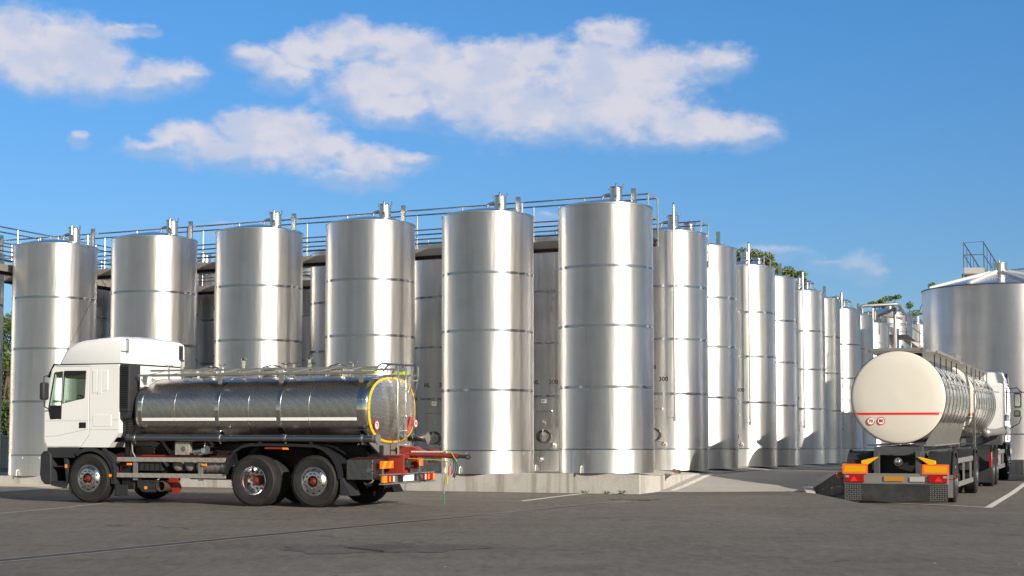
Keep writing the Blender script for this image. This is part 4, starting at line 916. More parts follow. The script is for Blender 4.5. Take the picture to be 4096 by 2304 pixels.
# hatches and roof fittings
for i, x in enumerate((-2.2, -3.75, -5.35)):
    hp = MB().lathe([(0.27, 2.62), (0.27, 2.80), (0.29, 2.80), (0.29, 2.83), (0.20, 2.87), (0.001, 2.89)], 32, c=(x, 0, 0)).build('hatch', M_POL, TA)
    s = MB(); s.tube([(x + 0.33, 0, 2.80), (x + 0.2, 0, 2.90), (x, 0, 2.95), (x - 0.2, 0, 2.90), (x - 0.33, 0, 2.80)], 0.018, 6); s.tube([(x + 0.05, 0.30, 2.80), (x, 0.2, 2.89), (x, -0.2, 2.89), (x, -0.3, 2.8)], 0.014, 6); s.build('hatch_arm', M_TUBE, hp)
    for k, (dx, dy) in enumerate(((0.55, 0.25), (-0.45, 0.2))):
        s = MB(); s.cyl((x + dx, dy, 2.66), (x + dx, dy, 2.93), 0.018, 8)
        if k == 0: s.cyl((x + dx, dy, 2.70), (x + dx, dy, 3.05), 0.035, 12); s.sphere((x + dx, dy, 3.06), 0.055, 12, 0.6)
        else: s.tube([(x + dx - 0.10, dy, 2.97), (x + dx, dy, 2.93), (x + dx + 0.10, dy, 2.97)], 0.011, 6); s.tube([(x + dx, dy - 0.10, 2.97), (x + dx, dy, 2.93), (x + dx, dy + 0.10, 2.97)], 0.011, 6)
        s.build('vent_post' if k == 0 else 'handwheel', M_POL, TA)
for x in (-1.35, -4.45, -4.85):
    s = MB(); s.cyl((x, 0.3, 2.66), (x, 0.3, 2.94), 0.02, 8); s.cyl((x, 0.3, 2.94), (x, 0.3, 2.955), 0.02, 8); s.tube([(x - 0.11, 0.3, 2.95), (x + 0.11, 0.3, 2.95)], 0.014, 6); s.tube([(x, 0.2, 2.95), (x, 0.4, 2.95)], 0.014, 6); s.build('handwheel', M_POL, TA)
# ladder
s = MB()
for y in (0.10, -0.28): s.tube([(-6.25, y, 2.78), (-6.38, y, 2.94), (-6.78, y, 2.90), (-6.80, y, 2.5), (-6.80, y, 0.95)], 0.021, 8, bend=0.09)
for z in (2.44, 2.15, 1.84, 1.54, 1.25): s.tube([(-6.80, 0.10, z), (-6.80, -0.28, z)], 0.016, 6)
s.build('rear_ladder', M_TUBE, TA)
s = MB()
for y in (-0.72, -1.02): s.tube([(-6.25, y, 2.76), (-6.38, y, 2.94), (-6.72, y, 2.92), (-6.70, y, 2.55), (-6.60, y, 2.2)], 0.019, 8, bend=0.08)
s.tube([(-6.71, -0.72, 2.6), (-6.71, -1.02, 2.6)], 0.015, 6); s.build('grab_rail', M_TUBE, TA)
MB().bb(-6.42, -6.62, 0.72, 0.98, 2.70, 2.76).build('yellow_step', mat('yellow_green_paint', (0.45, 0.55, 0.03), 0.5), TA, 0)
MB().bb(-6.42, -6.62, -0.50, -0.75, 2.72, 2.78).build('yellow_step', MATS['yellow_green_paint'], TA, 0)
s = MB(); s.prism([(0.95, 1.33), (-0.95, 1.33), (-0.35, 1.03), (0.35, 1.03)], -6.50, -6.55, 'yz'); s.bb(-6.5, -6.8, -0.35, 0.35, 1.03, 1.06); s.build('end_support', M_GALV, TA, 0)
# tool boxes
for sd_ in (1, -1):
    b_ = MB().bb(-6.17, -6.75, 0.62 * sd_, 1.16 * sd_, 0.57, 0.97).build('tool_box', M_CHEQD, TA, 0, 0.008)
    MB().cyl((-6.66, 1.16 * sd_, 0.76), (-6.66, 1.175 * sd_, 0.76), 0.045, 16).build('lock', M_POL, b_)
# rear bumper, lights, boards
s = MB(); s.bb(-6.92, -7.02, -1.22, 1.22, 0.66, 0.685); s.bb(-6.93, -6.96, -1.18, 1.18, 0.50, 0.66); s.bb(-6.92, -7.03, -1.22, 1.22, 0.475, 0.50); [s.bb(-6.7, -6.93, y - 0.03, y + 0.03, 0.55, 0.64) for y in (0.5, -0.5)]; s.build('rear_bumper', M_GALV, TA, 0, 0.006)
for sd_ in (1, -1):
    tl = MB().bb(-6.96, -7.02, 0.72 * sd_, 1.20 * sd_, 0.51, 0.655).build('tail_light', M_REDL, TA, 0, 0.01)
    MB().bb(-6.97, -7.026, (1.05 if sd_ > 0 else 1.12) * sd_, 1.205 * sd_, 0.515, 0.65).bb(-7.0, -7.024, 0.88 * sd_, 0.95 * sd_, 0.53, 0.64).build('indicator', M_ORG, tl, 0, 0.006)
    MB().bb(-7.0, -7.024, 0.725 * sd_, 0.78 * sd_, 0.53, 0.64).build('reversing_light', M_WT, tl, 0)
s = MB(); s.bb(-6.97, -7.0, -0.35, 0.45, 0.52, 0.65); s.build('plate_holder', M_BLK, TA, 0); MB().bb(-7.0, -7.008, -0.22, 0.28, 0.52, 0.645).build('number_plate', M_WT, TA, 0, 0.01)
def board(parent, x, y0, y1, z0, z1, slant):
    b_ = MB().bb(x, x - 0.01, y0, y1, z0, z1).build('warning_board', M_ORT, parent, 0); s = MB(); w_ = (y1 - y0); h = z1 - z0
    for k in (0.18, 0.64):
        a = y0 + w_ * k; s.add([(x - 0.0115, a, z0 + 0.004), (x - 0.0115, a + w_ * 0.22, z0 + 0.004), (x - 0.0115, a + w_ * 0.22 + slant, z1 - 0.004), (x - 0.0115, a + slant, z1 - 0.004)], [(0, 1, 2, 3)])
    s.build('yellow_stripe', M_YR, b_, 0)
board(TA, -6.86, 0.46, 1.06, 0.79, 0.94, -0.09); board(TA, -6.86, -0.95, -0.36, 0.81, 0.96, 0.09)
s = MB(); [s.bb(-6.84, -6.855, y - 0.02, y + 0.02, 0.66, 0.9) for y in (0.9, -0.8)]; s.build('board_post', M_GALV, TA, 0)
# tow coupling and bar
s = MB(); s.bb(-6.6, -7.05, -0.38, -0.30, 0.75, 1.05); s.bb(-6.6, -7.05, 0.30, 0.38, 0.62, 1.05); s.bb(-6.65, -7.0, -0.38, 0.38, 0.98, 1.05); s.prism([(-0.30, 0.6), (0.30, 0.6), (0.16, 0.98), (-0.16, 0.98)], -6.75, -6.85, 'yz'); s.prism([(-6.6, 1.0), (-7.1, 1.02), (-7.15, 1.12), (-6.95, 1.22), (-6.6, 1.22)], -0.55, -0.25); s.build('tow_frame', M_RED, TA, 0, 0.01)
s = MB(); s.cyl((-6.85, 0.0, 0.90), (-7.0, 0.0, 0.88), 0.11, 14); s.bb(-6.9, -7.0, -0.22, 0.22, 0.80, 0.84); s.build('tow_coupling', M_DARKIRON, TA, 30, 0.01)
s = MB(); s.tube([(-6.9, -0.05, 1.06), (-7.6, -0.02, 1.05), (-8.10, 0, 1.03)], [0.05, 0.05, 0.052], 14); s.tube([(-7.2, -0.5, 1.17), (-7.55, -0.35, 1.10)], 0.03, 8); tb = s.build('tow_bar', M_RED, TA)
s = MB(); s.cyl((-8.10, 0, 1.03), (-8.27, 0, 1.025), 0.036, 12); s.lathe([(0.03, -0.025), (0.055, -0.02), (0.055, 0.02), (0.03, 0.025), (0.03, -0.025)], 18, 'y', c=(-8.31, 0, 1.02)); s.build('tow_eye', M_DARKIRON, tb)
s = MB(); 
for i in range(16): s.cyl((-7.05 - i * 0.05, 0.0, 1.115), (-7.09 - i * 0.05, 0.0, 1.115), 0.022, 6)
s.build('coiled_hose', mat('pale_hose', (0.55, 0.52, 0.48), 0.5), tb)
MY = mat('yellow_cable', (0.45, 0.42, 0.02), 0.45)
s = MB(); s.tube([(-7.0, 0.05, 0.98), (-7.35, 0.06, 0.965), (-7.8, 0.07, 0.95), (-8.0, 0.07, 0.88)], 0.009, 6, bend=0.1); s.tube([(-7.78, 0.05, 1.10), (-7.85, 0.06, 1.15), (-7.97, 0.06, 1.12), (-8.02, 0.06, 1.03), (-8.1, 0.06, 0.93)], 0.008, 6); s.tube([(-7.83, 0.05, 0.95), (-7.87, 0.06, 0.75), (-7.88, 0.06, 0.55)], 0.008, 6); s.cyl((-7.88, 0.06, 0.62), (-7.88, 0.06, 0.47), 0.02, 8); s.build('yellow_cable', MY, tb)
s = MB()
for k in range(3): s.tube([(-7.95 + 0.25 * (0.5 - 0.5 * math.cos(t * 0.628)) * 1.2 - 0.05 * k - 0.3 * math.sin(t * 0.314), 0.04 + 0.02 * k, 1.05 - 0.40 * math.sin(t * 0.314) - 0.03 * k) for t in range(11)], 0.007, 5)
s.build('black_cable', M_BLK, tb)
s = MB(); s.tube([(-7.80, 0.03, 1.0), (-7.80, 0.03, 0.18)], 0.014, 6); s.cyl((-7.80, 0.03, 0.93), (-7.80, 0.03, 0.80), 0.03, 8); s.build('prop_stand', M_TUBE, tb); MB().tube([(-7.80, 0.03, 0.27), (-7.80, 0.03, 0.03)], [0.02, 0.012], 8).build('green_tip', mat('green_plastic', (0.02, 0.22, 0.10), 0.4), tb)
MB().cyl((-7.93, 0.05, 0.83), (-7.93, 0.05, 0.64), 0.03, 8).build('pink_plug', mat('pink_plastic', (0.5, 0.14, 0.14), 0.5), tb)

# ------------------------------------------------------------------ right hand trailer and truck
MIR = mat('polished_tank_sheet', (0.56, 0.54, 0.51), 0.26, 1.0, grime(0.2, 1.5, (0.35, 0.33, 0.3)))
hd = Vector((math.sin(R(21)), math.cos(R(21)), 0)); lf = Vector((-hd.y, hd.x, 0))
KT = 1.14
OB = (Vector((8.45, 35.05, 0)) - lf * 0.13) * KT
TBm = frame_matrix((OB.x, OB.y, GX(OB.x, OB.y)), hd) @ Matrix.Scale(KT, 4)
def cyl_tank(root, x0, x1, zc, r, nribs, cap=True):
    s = MB(); s.lathe([(r, x0), (r, x1), (r * 0.93, x1 + 0.12), (r * 0.6, x1 + 0.22), (0.001, x1 + 0.26)], 96, 'x', c=(0, 0, zc)); s.build('tank_barrel', MIR, root, 50)
    for i in range(nribs):
        x = x0 + 0.12 + (x1 - x0 - 0.24) * i / (nribs - 1)
        MB().lathe([(r - 0.01, x - 0.022), (r + 0.004, x - 0.022), (r + 0.004, x + 0.022), (r - 0.01, x + 0.022)], 96, 'x', c=(0, 0, zc)).build('tank_rib', mat('rib_rubber', (0.02, 0.02, 0.02), 0.8, spec=0.1), root, 30)
    s = MB(); s.lathe([(r, x0), (r + 0.002, x0 - 0.01), (r * 0.985, x0 - 0.035), (r * 0.95, x0 - 0.05), (r * 0.7, x0 - 0.085), (r * 0.35, x0 - 0.11), (0.001, x0 - 0.12)], 96, 'x', c=(0, 0, zc)); s.build('tank_end', M_CREAM, root, 60)
    MB().lathe([(r + 0.001, x0 + 0.02), (r + 0.009, x0 + 0.015), (r + 0.009, x0 - 0.012), (r + 0.001, x0 - 0.014)], 96, 'x', c=(0, 0, zc)).build('end_seal', M_BLK, root, 30)
    s = MB(); z = zc - 0.38; n_ = 24; hw = math.sqrt(r * r - 0.38**2) * 0.985
    def ex(y, z_):
        q = math.hypot(y, z_ - zc) / r
        pts_ = [(0, -0.12), (0.35, -0.11), (0.7, -0.085), (0.95, -0.05), (0.985, -0.035), (1.0, -0.01)]
        for (a, b_), (c, d) in zip(pts_, pts_[1:]):
            if q <= c: return x0 + b_ + (d - b_) * (q - a) / (c - a) - 0.004
        return x0 - 0.014
    for i in range(n_):
        ya = -hw + 2 * hw * i / n_; yb = -hw + 2 * hw * (i + 1) / n_; s.quad((ex(ya, z), ya, z), (ex(yb, z), yb, z), (ex(yb, z + 0.05), yb, z + 0.05), (ex(ya, z + 0.05), ya, z + 0.05))
    s.build('red_stripe', M_RT, root, 0)
    return ex
TR_ = empty('tank_trailer', label='ribbed steel tank trailer with cream end, red stripe and 70 and 80 discs', cat='trailer'); TR_.matrix_world = TBm
ex = cyl_tank(TR_, -0.6, 5.2, 2.265, 1.0, 8)
sign_disc(TR_, (ex(0.578, 1.75) + 0.002, 0.578, 1.75), 0.088, '70', -1); sign_disc(TR_, (ex(0.356, 1.755) + 0.002, 0.356, 1.755), 0.088, '80', -1)
def top_rack(root, x0, x1, zt, y0, y1):
    s = MB(); s.bb(x0, x1, y0, y1, zt, zt + 0.02); s.bb(x0, x0 + 0.03, y1 + 0.1, y0 - 0.1, zt - 0.02, zt + 0.09); s.bb(x0, x1, y0 - 0.02, y0 + 0.02, zt, zt + 0.09); s.bb(x0, x1, y1 - 0.02, y1 + 0.02, zt, zt + 0.09); s.build('roof_rack', M_GALV, root, 0)
    n_ = int((x1 - x0) / 0.62)
    for i in range(n_ + 1):
        x = x0 + 0.15 + i * (x1 - x0 - 0.3) / n_
        MB().prism([(y0, zt), (y0 - 0.28, zt + 0.0), (y0 - 0.28, zt - 0.04), (y0, zt - 0.22)], x - 0.02, x + 0.02, 'yz').build('rack_bracket', M_GALV, root, 0)
        if i % 2 == 0: MB().tube([(x, y0 - 0.25, zt - 0.02), (x, y0 - 0.25, zt - 0.35), (x - 0.05, y0 - 0.42, zt - 0.55)], 0.012, 6).build('drain_hose', M_BLK, root)
top_rack(TR_, -0.5, 5.25, 3.25, -0.50, 0.62)
MB().bb(0, 5.25, -0.78, -0.74, 3.24, 3.30).build('side_rail', M_GALV, TR_, 0)
for x in (1.0, 2.6, 4.2):
    hp = MB().lathe([(0.24, 3.2), (0.24, 3.36), (0.26, 3.37), (0.2, 3.40), (0.001, 3.42)], 24, c=(x, 0.1, 0)).build('hatch', M_POL, TR_)
    MB().tube([(x - 0.3, 0.1, 3.36), (x, 0.1, 3.48), (x + 0.3, 0.1, 3.36)], 0.016, 6).tube([(x - 0.08, -.1, 3.52), (x + 0.08, -.1, 3.52)], 0.014, 6).cyl((x, -.1, 3.3), (x, -.1, 3.52), 0.016, 8).build('hatch_arm', M_TUBE, hp)
MB().tube([(-0.4, -1.03, 2.56), (5.2, -1.03, 2.60)], 0.016, 6).build('side_hand_rail', M_TUBE, TR_)
# saddles, frame
s = MB()
for i in range(10): x = -0.35 + i * 0.6; s.prism([(-0.86, 1.72), (-0.80, 1.72), (-0.55, 1.30), (-0.55, 1.24), (-0.72, 1.24)], x - 0.03, x + 0.03, 'yz')
s.bb(-0.45, 5.2, -0.74, -0.50, 1.21, 1.24); s.bb(-0.45, 5.2, 0.50, 0.74, 1.21, 1.24); s.build('saddle_rail', M_GALV, TR_, 0)
M_GREY = mat('charcoal_frame_paint', (0.055, 0.058, 0.066), 0.5, 0, grime(0.35, 4.0, (0.12, 0.11, 0.10)))
s = MB(); s.bb(-0.62, -0.45, -0.50, 0.52, 1.02, 1.20); [s.bb(-0.45, 5.6, y - 0.05, y + 0.05, 0.90, 1.20) for y in (-0.45, 0.45)]; [s.bb(x - 0.05, x + 0.05, -0.45, 0.45, 0.92, 1.15) for x in (1, 2.2, 3.5, 4.8)]; [s.bb(-0.75, -0.62, y - 0.06, y + 0.06, 0.55, 1.10) for y in (-0.42, 0.46)]; s.build('frame', M_GREY, TR_, 0, 0.008)
s = MB(); s.bb(0.2, 5.4, -0.4, 0.4, 0.55, 0.9); s.bb(-0.3, -0.1, -0.45, 0.45, 0.45, 1.0); s.build('running_gear', M_BLK, TR_, 0)
s = MB(); s.cyl((-0.3, 0, 0.88), (-0.75, 0, 0.88), 0.09, 18); s.sphere((-0.77, 0, 0.88), 0.075, 14); s.build('outlet_coupling', M_POL, TR_)
# rear beam
BX = -1.15
s = MB(); s.bb(BX + 0.10, BX, -1.08, 1.10, 0.60, 0.635); s.bb(BX + 0.02, BX, -1.08, 1.10, 0.43, 0.60); s.bb(BX + 0.10, BX - 0.02, -1.08, 1.10, 0.415, 0.43); [s.bb(BX + 0.1, -0.6, y - 0.05, y + 0.05, 0.5, 0.62) for y in (-0.42, 0.46)]; s.build('rear_beam', M_GALV, TR_, 0, 0.006)
MB().bb(BX - 0.005, BX - 0.02, -1.07, 1.09, 0.05, 0.415).build('underrun_plate', mat('dull_black_steel', (0.07, 0.072, 0.075), 0.38, 0.7, grime(0.4, 3.0, (0.2, 0.19, 0.17))), TR_, 0, 0.004)
for y0, y1 in ((0.72, 1.08), (-1.06, -0.70)):
    s = MB()
    for i in range(7):
        for j in range(8): s.box((BX - 0.022, y0 + 0.03 + i * (y1 - y0 - 0.05) / 6, 0.08 + j * 0.042), (0.006, 0.034, 0.012), (R(35 if (i + j) % 2 else -35), 0, 0))
    s.build('tread_pattern', M_GALV, TR_, 0)
for sd_ in (1, -1):
    tl = MB().bb(BX - 0.0, BX - 0.05, 0.66 * sd_, 1.06 * sd_, 0.445, 0.60).build('tail_light', M_REDL, TR_, 0, 0.015)
    MB().prism([(0.80 * sd_, 0.47), (0.96 * sd_, 0.47), (0.88 * sd_, 0.585)], BX - 0.056, BX - 0.05, 'yz').build('reflector', mat('red_reflector', (0.8, 0.02, 0.015), 0.2), tl, 0)
    MB().bb(BX - 0.045, BX - 0.054, 0.98 * sd_, 1.05 * sd_, 0.55, 0.59).build('reversing_light', mat('clear_lens', (0.35, 0.33, 0.32), 0.1), tl, 0)
    y0, y1 = (0.585, 1.12) if sd_ > 0 else (-1.10, -0.55)
    z0, z1 = (0.62, 0.815)
    wb = MB().bb(BX - 0.02, BX - 0.03, y0, y1, z0 + 0.005, z1 + 0.02).build('warning_board', M_ORT, TR_, 0); MB().bb(BX - 0.03, BX - 0.033, y0 + 0.04, y1 - 0.04, z0 + 0.045, z1 - 0.02).build('yellow_panel', M_YR, wb, 0)
    strip(arc(0, 0.50, 0.60, 10, 172, 22), 0.58 * sd_, 1.13 * sd_, 0.02, 0.03).build('fender', M_PLAS, TR_, 50)
    strip(arc(5.2, 0.50, 0.60, 10, 172, 22), 0.58 * sd_, 1.13 * sd_, 0.02, 0.03).build('fender', M_PLAS, TR_, 50)
    MB().bb(-0.60, -0.62, 0.60 * sd_, 1.12 * sd_, 0.12, 0.60).bb(-0.605, -0.625, 0.58 * sd_, 1.13 * sd_, 0.56, 0.60).build('mud_flap', M_PLAS if sd_ > 0 else M_GALV, TR_, 0)
    s = MB(); s.prism([(0.40 * sd_, 0.98), (0.46 * sd_, 0.98), (0.78 * sd_, 0.90), (0.78 * sd_, 0.83), (0.66 * sd_, 0.80)] , -0.62, -0.80, 'yz'); s.build('wheel_chock', mat('yellow_chock', (0.75, 0.42, 0.0), 0.45), TR_, 0, 0.01)
    for x in (0.0, 5.2): wheel(TR_, x, sd_, 'drive' if False else 'drive', 1.13, 0.50, M_NUT, 0.50)
MB().bb(BX - 0.021, BX - 0.03, -0.17, 0.245, 0.475, 0.58).build('number_plate', mat('brown_orange_plate', (0.42, 0.20, 0.02), 0.45), TR_, 0)
MB().bb(BX - 0.021, BX - 0.03, -0.60, -0.29, 0.47, 0.57).build('number_plate', mat('dirty_plate', (0.38, 0.37, 0.35), 0.5), TR_, 0)
for sd_ in (1, -1):
    MB().tube([(BX + 0.05, 1.08 * sd_, 0.52), (BX + 0.05, 1.2 * sd_, 0.52), (BX, 1.26 * sd_, 0.58)], 0.012, 6).sphere((BX, 1.26 * sd_, 0.61), 0.03, 10).build('outline_marker', M_REDL, TR_)
s = MB(); s.bb(0.62, 4.58, -1.10, -1.07, 0.82, 0.93); s.bb(0.62, 4.58, -1.10, -1.07, 0.30, 0.41); [s.bb(x - 0.04, x + 0.04, -1.07, -1.03, 0.30, 0.93) for x in (0.8, 2.6, 4.4)]; s.build('side_guard', M_GALV, TR_, 0)
MB().tube([(0.3, -0.95, 1.08), (0.9, -0.95, 1.12), (1.2, -0.95, 0.95), (1.25, -0.95, 0.6)], 0.03, 8, bend=0.15).build('rubber_hose', M_BLK, TR_)
MB().tube([(5.3, 0, 0.85), (6.9, 0, 0.8)], 0.06, 8).build('drawbar', M_GREY, TR_)

TC = empty('tanker_truck', label='white cab tanker lorry with blue and yellow door stripes, pulling the trailer', cat='lorry'); TC.matrix_world = TBm
cyl_tank(TC, 7.0, 13.8, 2.30, 1.0, 9)
top_rack(TC, 7.1, 13.9, 3.28, -0.50, 0.62)
MB().tube([(7.1, -1.03, 2.62), (14.6, -1.03, 2.68)], 0.018, 6).build('side_hand_rail', M_TUBE, TC)
for x in (8.6, 10.4, 12.2):
    hp = MB().lathe([(0.24, 3.2), (0.24, 3.38), (0.26, 3.39), (0.001, 3.43)], 24, c=(x, 0.1, 0)).build('hatch', M_POL, TC); MB().tube([(x - 0.3, 0.1, 3.38), (x, 0.1, 3.5), (x + 0.3, 0.1, 3.38)], 0.016, 6).build('hatch_arm', M_TUBE, hp)
MB().bb(7.1, 8.4, -0.5, 0.4, 3.36, 3.54).build('rack_box', M_GALV, TC, 0)
s = MB()
for y in (-0.55, -0.92): s.tube([(6.85, y, 1.05), (6.85, y, 2.0)], 0.02, 6)
for z in (1.2, 1.42, 1.64, 1.86): s.tube([(6.85, -0.55, z), (6.85, -0.92, z)], 0.016, 6)
s.tube([(6.85, -0.96, 1.05), (6.85, -0.96, 3.25)], 0.022, 6); s.build('rear_ladder', M_TUBE, TC)
s = MB(); s.cyl((8.2, -1.14, 1.48), (13.9, -1.14, 1.50), 0.10, 18); s.sphere((8.2, -1.14, 1.48), 0.13, 14); s.cyl((13.75, -1.14, 1.5), (13.95, -1.14, 1.5), 0.125, 18); s.build('hose_tube', M_GALV, TC)
s = MB(); [s.bb(7.0, 16.8, y - 0.05, y + 0.05, 0.85, 1.15) for y in (-0.42, 0.42)]; s.bb(7.0, 14.2, -0.6, 0.6, 1.15, 1.32); s.bb(14.1, 14.9, -1.1, 1.1, 1.1, 1.45); s.build('frame', M_GREY, TC, 0)
s = MB(); s.bb(12.5, 14.6, -0.5, 0.9, 0.5, 1.0); s.bb(15, 17, -0.7, 0.7, 0.45, 1.2); s.build('engine_and_gearbox', M_BLK, TC, 0)
for x, ty in ((10.2, 'drive'), (11.6, 'drive'), (16.2, 'steer')):
    for sd_ in (1, -1):
        wheel(TC, x, sd_, ty, 1.16, 0.50, M_NUT, 0.50)
        strip(arc(x, 0.50, 0.61, 10, 172, 20), 0.6 * sd_, 1.16 * sd_, 0.02, 0.03).build('fender', M_PLAS, TC, 50)
for sd_ in (1, -1): MB().bb(9.55, 9.58, 0.62 * sd_, 1.15 * sd_, 0.12, 0.7).build('mud_flap', M_PLAS, TC, 0)
MB().bb(9.3, 9.5, -1.18, -1.12, 0.55, 0.95).build('side_marker', M_REDL, TC, 0)
s = MB(); s.bb(12.6, 15.2, -1.14, -1.11, 0.85, 0.96); s.bb(12.6, 15.2, -1.14, -1.11, 0.42, 0.53); [s.bb(x - 0.04, x + 0.04, -1.11, -1.06, 0.42, 0.96) for x in (12.8, 13.9, 15.0)]; s.build('side_guard', M_GALV, TC, 0)
for x in (12.9, 13.6, 14.3): s = MB(); s.cyl((x, -0.55, 0.72), (x, -1.06, 0.72), 0.26, 20); s.build('air_tank', M_CREAM, TC)
# cab
cp = [(15.0, 1.15), (17.15, 1.15), (17.25, 1.35), (17.25, 2.05), (17.02, 2.92), (15.0, 2.98)]
cabc = MB().prism(cp, -1.17, 1.17).build('cab_body', M_WHITE, TC, 0)
md = cabc.modifiers.new('bevel', 'BEVEL'); md.width = 0.06; md.segments = 3; md.limit_method = 'ANGLE'
s = MB(); rs = []
for y, kz in ((-1.15, 0.4), (-1.08, 0.85), (-0.9, 1), (0, 1.05), (0.9, 1), (1.08, 0.85), (1.15, 0.4)): rs.append([(x, y, 2.96 + (z - 2.96) * kz) for x, z in ((15.1, 2.94), (15.15, 3.30), (15.5, 3.38), (16.4, 3.34), (16.85, 3.2), (17.0, 2.94))])
s.rings(rs); s.build('roof_fairing', M_WHITE, TC, 50)
M_PUR = mat('violet_paint', (0.08, 0.03, 0.40), 0.3); M_BLUE = mat('blue_paint', (0.02, 0.07, 0.50), 0.3)
MB().prism([(16.5, 3.32), (16.9, 3.22), (17.08, 2.98), (16.7, 3.0)], -1.165, -1.10).bb(16.95, 17.1, -1.1, 1.1, 2.98, 3.1).build('roof_graphic', M_PUR, TC, 0, 0.02)
dr_ = MB().prism([(15.75, 2.85), (16.95, 2.83), (17.1, 2.05), (17.1, 1.35), (16.8, 1.2), (15.95, 1.2)], -1.17, -1.185).build('door', M_WHITE, TC, 0, 0.004)
MB().prism([(15.9, 2.78), (16.9, 2.76), (17.03, 2.1), (15.9, 2.1)], -1.185, -1.195).build('side_window', mat('dark_glass', (0.03, 0.035, 0.04), 0.05), TC, 0)
MB().bb(15.2, 16.6, -1.186, -1.192, 1.82, 2.02).bb(15.2, 16.6, -1.186, -1.192, 1.38, 1.66).build('blue_stripe', M_BLUE, TC, 0)
MB().add([(16.3, -1.194, 2.3), (16.5, -1.194, 2.3), (17.1, -1.194, 1.72), (16.9, -1.194, 1.72)], [(0, 1, 2, 3)]).add([(16.75, -1.194, 1.62), (17.0, -1.194, 1.62), (17.1, -1.194, 1.28), (16.95, -1.194, 1.28)], [(0, 1, 2, 3)]).build('yellow_stripe', M_YR, TC, 0)
mr_ = MB().box((17.2, -1.42, 2.48), (0.14, 0.22, 0.46)).box((17.2, -1.40, 2.06), (0.12, 0.2, 0.20)).build('mirror_housing', M_BLK, TC, 0, 0.03)
MB().box((17.125, -1.42, 2.48), (0.01, 0.17, 0.38)).box((17.135, -1.40, 2.06), (0.01, 0.15, 0.14)).build('mirror_glass', M_POL, mr_, 0)
MB().tube([(17.1, -1.18, 2.85), (17.15, -1.4, 2.88), (17.2, -1.55, 2.72)], 0.016, 6).tube([(17.2, -1.52, 1.96), (17.2, -1.45, 1.75), (17.15, -1.19, 1.6)], 0.014, 6).build('mirror_arm', M_BLK, mr_)
MB().prism([(15.2, 1.14), (17.2, 1.14), (17.35, 0.95), (17.35, 0.45), (16.9, 0.4), (16.85, 0.9), (16.5, 1.1), (15.9, 1.1), (15.5, 0.8), (15.2, 0.8)], -1.17, 1.17).build('front_bumper', M_PLAS, TC, 0, 0.02)
MB().bb(17.1, 17.36, -1.175, -1.185, 0.8, 0.95).build('side_marker', M_REDL, TC, 0)
MB().bb(15.3, 15.55, -1.175, -1.182, 0.98, 1.06).build('yellow_label', mat('pale_yellow', (0.7, 0.65, 0.3), 0.5), TC, 0)

# ================================================================== right hand big tanks, far tanks, stairs
def big_tank(c, r, h, z0, label):
    root = empty('large_tank', (c[0], c[1], z0), -A, label, 'wine tank')
    s = MB(); s.lathe([(r, 0), (r, h * 0.25), (r, h * 0.5), (r, h * 0.75), (r, h)], 128); s.build('shell', M_STEEL, root, 50)
    for z in (1.0, 2.7): MB().lathe(ring_prof(r, z, 0.05, 0.005), 128).build('band', M_BAND, root, 30)
    MB().lathe([(r, h), (r + 0.03, h + 0.002), (r + 0.03, h + 0.035), (r, h + 0.04)], 128).build('rim', M_DARKIRON, root, 30)
    MB().lathe([(r - 0.01, h + 0.03), (0.35, h + 0.76), (0.001, h + 0.77)], 96).build('roof', M_ROOF, root, 35)
    for i in range(8):
        a = 2 * math.pi * i / 8 - 0.32; MB().tube([((r - 0.15) * math.cos(a), (r - 0.15) * math.sin(a), h + 0.09), (0.4 * math.cos(a), 0.4 * math.sin(a), h + 0.80)], 0.08, 8).build('roof_rib', mat('rib_glint_pale', (0.75, 0.74, 0.72), 0.35, 0.4), root)  # pale rib colour paints in the sun glint
    nk = MB().lathe([(0.30, h + 0.65), (0.30, h + 1.16), (0.32, h + 1.16), (0.32, h + 1.19), (0.001, h + 1.21)], 32).build('neck', M_TUBE, root); MB().cyl((0, -0.1, h + 1.05), (0, -0.1, h + 1.32), 0.04, 10).build('relief_valve', M_TUBE, nk)
    MB().tube([(0.3, 0, h + 0.85), (3.4, -1.2, h + 0.9)], 0.05, 10).build('top_pipe', M_TUBE, root)
    return root
big_tank((20.9, 67.8), 3.24, 7.17, 1.107, 'wide steel tank with ribbed cone roof behind the right hand lorry')
r2 = big_tank((23.4, 53.8), 4.0, 8.1, 0.35, 'wide steel tank just beyond the right edge of the picture')
s = MB()
for h in (0.55, 1.1): s.lathe([(3.85, 8.15 + h), (3.88, 8.18 + h), (3.85, 8.21 + h), (3.82, 8.18 + h), (3.85, 8.15 + h)], 64)
for i in range(24): a_ = 2 * math.pi * i / 24; s.tube([(3.85 * math.cos(a_), 3.85 * math.sin(a_), 8.1), (3.85 * math.cos(a_), 3.85 * math.sin(a_), 9.28)], 0.03, 6)
s.build('railing', M_TUBE, r2)
s = MB(); c_ = Vector((20.9, 67.8, 0)); pts = [c_ - V * 3.7 - U * 3.6, c_ - V * 3.7 + U * 14, c_ + V * 30 + U * 14, c_ + V * 30 - U * 3.6]
s.add([(p.x, p.y, 0.2) for p in pts] + [(p.x, p.y, 1.107) for p in pts], [(0, 3, 2, 1), (4, 5, 6, 7), (0, 1, 5, 4), (1, 2, 6, 5), (2, 3, 7, 6), (3, 0, 4, 7)])
tag(s.build('tank_plinth', M_CONC, smooth=0), 'concrete plinth under the wide right hand tank', 'plinth')
